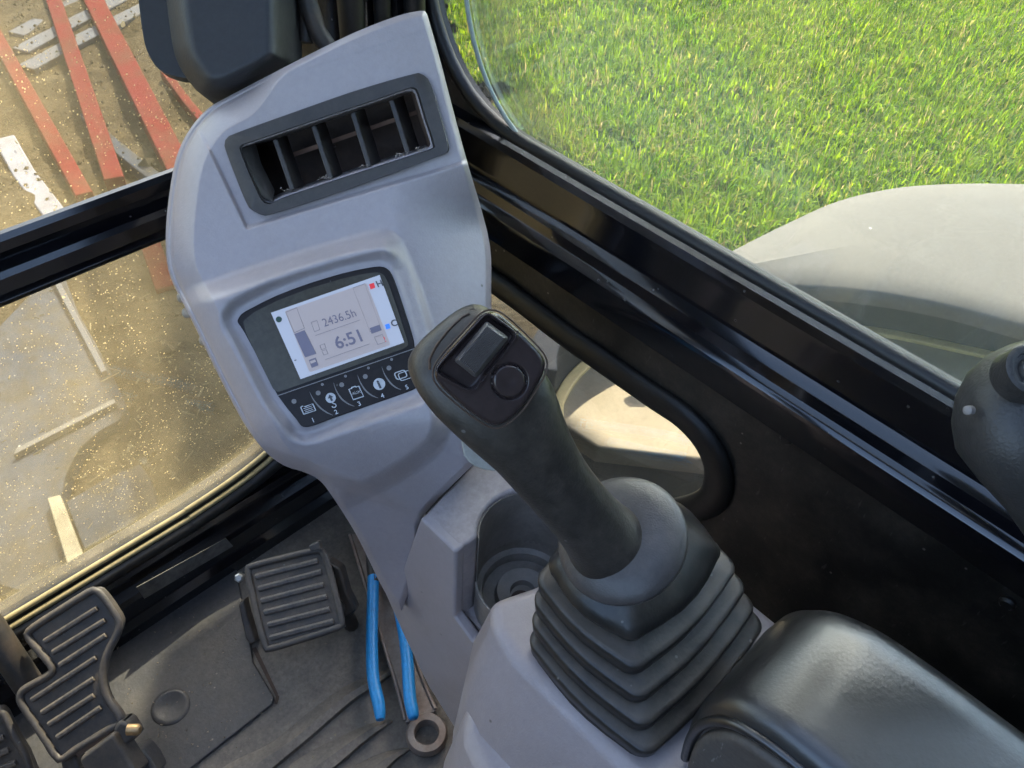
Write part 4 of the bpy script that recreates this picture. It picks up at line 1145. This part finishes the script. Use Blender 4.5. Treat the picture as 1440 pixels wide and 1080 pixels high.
# ------------------------------------------------------------------ armrest
arm = thing('armrest', (.29, -.15, .45), 'black grained leather armrest pad behind the joystick', 'armrest')
AX0, AX1 = .2325, .338
top = spline([(.043, .485), (.0445, .515), (.041, .540), (.030, .560), (.010, .573), (-.02, .579), (-.10, .581), (-.40, .583)], 5)
prof_a = [(y, z) for y, z in top] + [(-.40, .47), (.03, .47)]
rs = []
for x, ins in ((AX0, .012), (AX0 + .002, .005), (AX0 + .007, .001), (AX0 + .014, 0), (AX1 - .03, 0), (AX1 - .016, .002), (AX1 - .006, .008), (AX1 - .001, .018), (AX1, .026)):
    rs.append([Vector((x, y - ins * (.8 if y > -.35 else 0), z - (ins if z > .5 else 0))) for y, z in prof_a])
rings('pad', rs, LEATHER, arm, True, 50)
sidec = spline([(.031, .470), (.034, .500), (.031, .525), (.020, .546), (.0, .557), (-.03, .561), (-.10, .563), (-.40, .565)], 4)
prism('side_cover', [(AX0 - .006, y, z) for y, z in sidec] + [(AX0 - .006, -.40, .44), (AX0 - .006, .022, .44)], (.012, 0, 0), ENDCAP, arm, .005, 4)
tube('piping', [(AX0 - .0005, y + .004, z + .004) for y, z in sidec], .0032, LEATHER, arm, 10)
box('bracket', .25, .33, -.38, .01, .44, .472, PANEL, arm, .004)

# ------------------------------------------------------------------ second hand grip at the picture's edge
gr = thing('lever_grip', P(1450, 720, .43), 'rounded black textured lever grip at the right edge beside the sill', 'lever grip')
st2 = [(1540, 800, 60, .425), (1520, 755, 66, .420), (1498, 710, 74, .414), (1476, 665, 90, .406), (1458, 625, 101, .400), (1450, 590, 99, .396), (1448, 555, 92, .393), (1450, 525, 80, .391), (1454, 503, 62, .390), (1458, 490, 42, .390), (1461, 482, 18, .390)]
rs = []
ga = (P(1446, 550, .393) - P(1447, 700, .414)).normalized()
wid = (RT - ga * RT.dot(ga)).normalized(); thk = ga.cross(wid)
for px, py, w, d in st2:
    c = P(px, py, d); hw = w / FPX * d; ring = []
    for k in range(36):
        t = 2 * math.pi * k / 36; ct, s_ = math.cos(t), math.sin(t)
        ring.append(c + wid * math.copysign(abs(ct) ** .8, ct) * hw + thk * math.copysign(abs(s_) ** .8, s_) * hw * .8)
    rs.append(ring)
GRIP2 = M('grained black plastic', (.030, .029, .029), .42, var=(.05, .046, .042), vscale=20, vfac=.5, bump=.35, bscale=620)
rings('handle', rs, GRIP2, gr, True, 70)
lathe('switch_boss', P(1452, 520, .3645), -FW + UP * .3, [(.0125, -.012), (.0120, .0005), (.0105, .0012), (.0085, .0008), (.0080, -.001), (.006, -.001), (.005, .0008), (.0001, .0010)], GRIP2, gr, 30)
for x, y, d in ((1361, 577, .3840), (1424, 686, .3900)):
    lathe('pale_plug', P(x, y, d), -FW * .6 - RT, [(.0022, -.003), (.0022, .0006), (.0014, .0012)], PRNG, gr, 14)

# ------------------------------------------------------------------ black motor housing at the top of the windscreen
mh = thing('wiper_motor', on(300, 60, 1, .63), 'black rounded motor housing at the top inside the windscreen', 'motor housing')
mo = roundpoly([(226, -80), (236, 20), (246, 88), (282, 136), (318, 137), (372, 110), (406, 88), (404, -80)], [5, 30, 40, 18, 18, 30, 10, 5], 5)
def mhH(X, Y):
    d = -sdf(mo, X, Y)
    return -.030 * np.clip(1 - d / 34, 0, 1) ** 2.2
sheet('cover', mo, lambda X, Y: .610 + 0 * X, mhH, M('matt black cover', (.022, .022, .024), .5, var=(.034, .033, .033), vscale=10, vfac=.5, bump=.25, bscale=500, specks=(.12, .12, .12), spk_scale=70, spk_amt=.02), mh, 110, 90, .05, .96)
pxprism('back_plate', roundpoly([(188, -80), (196, 20), (204, 70), (222, 100), (262, 112), (300, 100), (330, -80)], [4, 40, 30, 18, 18, 20, 4], 4), .652, .012, M('grey back plate', (.022, .022, .023), .45), mh, .003)

# ------------------------------------------------------------------ floor: plate, mat ridges, pedals, tools
plate = thing('floor_plate', on(250, 950, 2, 0), 'dark raised floor plate with a round dimple between the two pedals', 'floor plate')
pl = zpl([(352, 900), (356, 930), (386, 980), (383, 990), (262, 1085), (180, 1150), (-60, 1150), (-20, 960), (150, 880), (330, 790)], .005)
prism('plate', pl, (0, 0, -.0045), PLATE, plate, .003, 3)
lathe('dimple', on(240, 994, 2, .005), (0, 0, 1), [(.0225, -.003), (.0225, .0006), (.0205, .0022), (.017, .0022), (.0150, .0012), (.0001, .0004)], PLATE, plate, 32)
prism('edge_gap', zpl([(354, 912), (360, 910), (393, 980), (390, 990), (386, 990), (388, 980)], .0008), (0, 0, .0006), DUCT, plate)
fm = thing('floor_mat', on(470, 1020, 2, 0), 'rubber floor mat with curved leaf shaped ridges beside the console', 'floor mat')
def ridge(up_, lo_):
    a = spline(up_, 5); b = spline(lo_, 5)
    n_ = len(a); rs = []
    for i in range(n_):
        pa = on(*a[i], 2, .001); pb = on(*b[i], 2, .001); mid = pa * .35 + pb * .65
        hgt = .0095 * min(1, (pa - pb).length / .02 + .15)
        rs.append([pa + Vector((0, 0, -.004)), pa, mid + Vector((0, 0, hgt)), pb + Vector((0, 0, hgt * .8)), pb + Vector((0, 0, -.004))])
    rings('ridge', rs, FLOOR, fm, True, 30)
ridge([(556, 938), (530, 946), (480, 968), (430, 1005), (380, 1045), (320, 1075), (240, 1130)], [(557, 942), (535, 962), (500, 985), (470, 1010), (430, 1045), (385, 1082), (330, 1130)])
ridge([(552, 1012), (520, 1018), (480, 1035), (440, 1055), (405, 1078), (360, 1120)], [(552, 1015), (530, 1032), (505, 1052), (475, 1078), (440, 1105), (410, 1130)])
ridge([(580, 1050), (550, 1055), (515, 1068), (480, 1090), (450, 1110)], [(580, 1053), (562, 1066), (545, 1082), (520, 1105), (500, 1130)])

def ribbed_pedal(name, outline, d, ribs, rim, label, thick=.012, ribw=.0042):
    D = d
    t = thing(name, P(*outline[0], D(*outline[0]) + .06), label, 'pedal', 'foot pedals')
    pxprism('pad', outline, D, thick, PEDAL, t, .003, 3)
    tube('rim', [P(x, y, D(x, y) - .0012) for x, y in rim], .0042, PEDAL, t, 10, True)
    for x0, y0, x1, y1 in ribs:
        a, b = P(x0, y0, D(x0, y0) - .0012), P(x1, y1, D(x1, y1) - .0012)
        ax = (b - a).normalized(); sd = ax.cross(FW).normalized() * ribw; h_ = -FW * .0034
        o = taper('rib', [a - sd, a + sd, a + sd * .55 + h_, a - sd * .55 + h_], [b - sd, b + sd, b + sd * .55 + h_, b - sd * .55 + h_], RIBW, t)
        add_bevel(o, .0012, 2)
    return t
c3 = lambda pts: crop(pts, 320, 740, .3148)
po = spline(c3([(84, 195), (108, 172), (250, 135), (395, 102), (428, 112), (450, 160), (485, 290), (516, 425), (502, 455), (350, 505), (195, 552), (165, 540), (130, 420), (105, 300)]), 2, True)
D1 = lambda x, y: 1.000 + (y - 840) * -.00035
t1 = ribbed_pedal('foot_pedal', po, D1, [tuple(c3([a])[0] + c3([b])[0]) for a, b in (((125, 226), (405, 155)), ((138, 280), (422, 203)), ((150, 334), (432, 260)), ((163, 386), (446, 314)), ((180, 442), (460, 370)), ((190, 500), (475, 424)))],
                  [((p[0] - 416) * .97 + 416, (p[1] - 843) * .97 + 843) for p in po], 'square ribbed rubber pedal beside the console column')
pxprism('side_lug', c3([(45, 350), (72, 325), (88, 400), (128, 520), (100, 530), (78, 500)]), 1.03, .02, PEDAL, t1, .003)
pxprism('bracket', c3([(440, 150), (505, 190), (535, 300), (575, 380), (530, 410), (500, 380)]), 1.03, .03, DARKST, t1, .004)
pxprism('lug', c3([(360, 88), (405, 68), (420, 105), (370, 115)]), 1.005, .012, PEDAL, t1, .002)
lathe('bolt_head', P(337, 812, 1.01), -FW, [(.006, -.004), (.006, .003), (.004, .005)], SILVER, t1, 6)
tube('pedal_arm', [P(470, 850, 1.02), P(490, 870, 1.06), P(505, 905, 1.10)], .010, DARKST, t1, 10)
c4 = lambda pts: crop(pts, 0, 780, .2778)
lo = spline(c4([(135, 395), (165, 362), (300, 275), (450, 182), (490, 173), (525, 197), (602, 308), (612, 358), (590, 420), (548, 500), (526, 600), (532, 680), (562, 752), (628, 848), (560, 890), (380, 1000), (300, 1048), (230, 950), (130, 800), (95, 740), (102, 700), (135, 672), (230, 620), (262, 590), (252, 552), (190, 480), (145, 425)]), 2, True)
D2 = lambda x, y: .878 + (y - 930) * -.00008
t2 = ribbed_pedal('foot_pedal', lo, D2, [tuple(c4([a])[0] + c4([b])[0]) for a, b in (((225, 440), (495, 270)), ((268, 495), (535, 330)), ((302, 560), (540, 405)), ((162, 735), (490, 520)), ((212, 800), (480, 625)), ((247, 860), (480, 710)), ((290, 925), (515, 770)))],
                  [((p[0] - 97) * .97 + 97, (p[1] - 940) * .975 + 940) for p in lo], 'waisted ribbed foot pedal below the windscreen seal', ribw=.0036)
pxprism('hinge_slot', c4([(378, 1005), (545, 885), (568, 900), (395, 1025)]), lambda x, y: D2(x, y) - .0035, .004, DUCT, t2)
pxprism('hinge_block', c4([(395, 1040), (420, 1015), (570, 905), (600, 960), (700, 1120), (480, 1180)]), .850, .03, PEDAL, t2, .004)
pxprism('hinge_lug', c4([(565, 890), (600, 840), (640, 850), (690, 930), (610, 985)]), .860, .025, PEDAL, t2, .005)
pxprism('hinge_lug', c4([(640, 1010), (710, 980), (760, 1040), (800, 1120), (690, 1150)]), .880, .03, PLATE, t2, .005)
pxprism('lower_arm', c4([(300, 1045), (380, 1000), (420, 1180), (330, 1180)]), .875, .02, PEDAL, t2, .004)
lathe('brass_pin', P(188, 1026, .855), RT, [(.006, -.006), (.006, .004), (.004, .007)], M('brassy worn pin', (.55, .36, .18), .4, metal=.8), t2, 12)
l3 = c4([(-80, 780), (0, 775), (22, 800), (80, 920), (130, 1000), (180, 1120), (-80, 1150)])
t3 = ribbed_pedal('foot_pedal', l3, lambda x, y: .875, [tuple(c4([a])[0] + c4([b])[0]) for a, b in (((-60, 960), (25, 920)), ((-60, 1030), (50, 985)), ((-20, 1090), (85, 1050)))], [((p[0] + 5) * .96 - 5, (p[1] - 1045) * .96 + 1045) for p in l3], 'pedal cut off by the lower left picture corner')
rod = tube('pedal_rod', [P(-60, 815, .87), P(-10, 888, .872), P(55, 985, .905)], .0150, DARKST, None, 20)
rod['label'] = 'grey steel control rod left of the waisted pedal'; rod['category'] = 'rod'

# ring spanner on the floor
sp_ = thing('spanner', on(600, 1033, 2, 0), 'rusty steel ring spanner lying on the floor under the console', 'spanner')
rc = on(600, 1033, 2, .010); sd = (on(545, 868, 2, .010) - rc).normalized()
lathe('ring_end', rc - Vector((0, 0, .008)), (0, 0, 1), [(.0135, 0), (.0225, 0), (.0245, .004), (.0245, .012), (.0225, .0155), (.0150, .0155), (.0135, .013), (.0135, 0)], STEEL, sp_, 36, False, 40)
sn = Vector((-sd.y, sd.x, 0))
prism('shank', [rc + sd * .021 + sn * .0195 - Vector((0, 0, .004)), rc + sd * .06 + sn * .0170 - Vector((0, 0, .004)), rc + sd * .30 + sn * .0140 - Vector((0, 0, .004)), rc + sd * .30 - sn * .0140 - Vector((0, 0, .004)), rc + sd * .06 - sn * .0170 - Vector((0, 0, .004)), rc + sd * .021 - sn * .0195 - Vector((0, 0, .004))], (0, 0, .007), STEEL, sp_, .002, 2)
for s_ in (-1, 1):
    tube('shank_edge', [rc + sd * .024 + sn * s_ * .0188 + Vector((0, 0, .003)), rc + sd * .06 + sn * s_ * .0162 + Vector((0, 0, .003)), rc + sd * .30 + sn * s_ * .0134 + Vector((0, 0, .003))], .0026, STEEL, sp_, 8)
# pliers with blue handles
plr = thing('pliers', on(530, 900, 2, 0), 'pliers with blue dipped handles lying on the floor by the console', 'pliers')
PZ = .030
tube('handle', [on(x, y, 2, PZ) for x, y in spline([(525, 811), (524, 850), (523, 900), (524, 945), (528, 970), (533, 992), (535, 1012)], 3)], [.0076] * 10 + [.0076] * 5 + [.0074, .007, .0064, .005], BLUE, plr, 14)
tube('handle', [on(x, y, 2, PZ + .004) for x, y in spline([(560, 850), (568, 890), (573, 930), (575, 962), (577, 985), (580, 1000), (582, 1011)], 3)], [.0076] * 10 + [.0076] * 5 + [.0074, .007, .0062, .0048], BLUE, plr, 14)
tube('steel_half', [on(x, y, 2, PZ) for x, y in ((526, 820), (523, 795), (522, 770), (530, 735), (545, 700))], .0075, DARKST, plr, 10)
tube('steel_half', [on(x, y, 2, PZ) for x, y in ((561, 855), (552, 810), (545, 770), (540, 740), (548, 700))], .0075, DARKST, plr, 10)
# a few dry leaves and crumbs in the footwell
V = []; F = []
for _ in range(420):
    c = on(random.uniform(120, 640), random.uniform(760, 1075), 2, .0065) + Vector((0, 0, random.uniform(0, .002))); r_ = random.uniform(.0005, .0022); k = len(V)
    V += [c + Vector((random.uniform(-1, 1), random.uniform(-1, 1), random.uniform(-.4, .6))) * r_ for _ in range(4)]
    F += [[k, k + 1, k + 2], [k, k + 2, k + 3], [k, k + 3, k + 1], [k + 1, k + 3, k + 2]]
o = from_vf('floor_grit', V, F, M('dry grit', (.22, .18, .13), .9), None, 0)
o['kind'] = 'stuff'; o['label'] = 'dry grit and crumbs scattered over the cab floor'; o['category'] = 'grit'
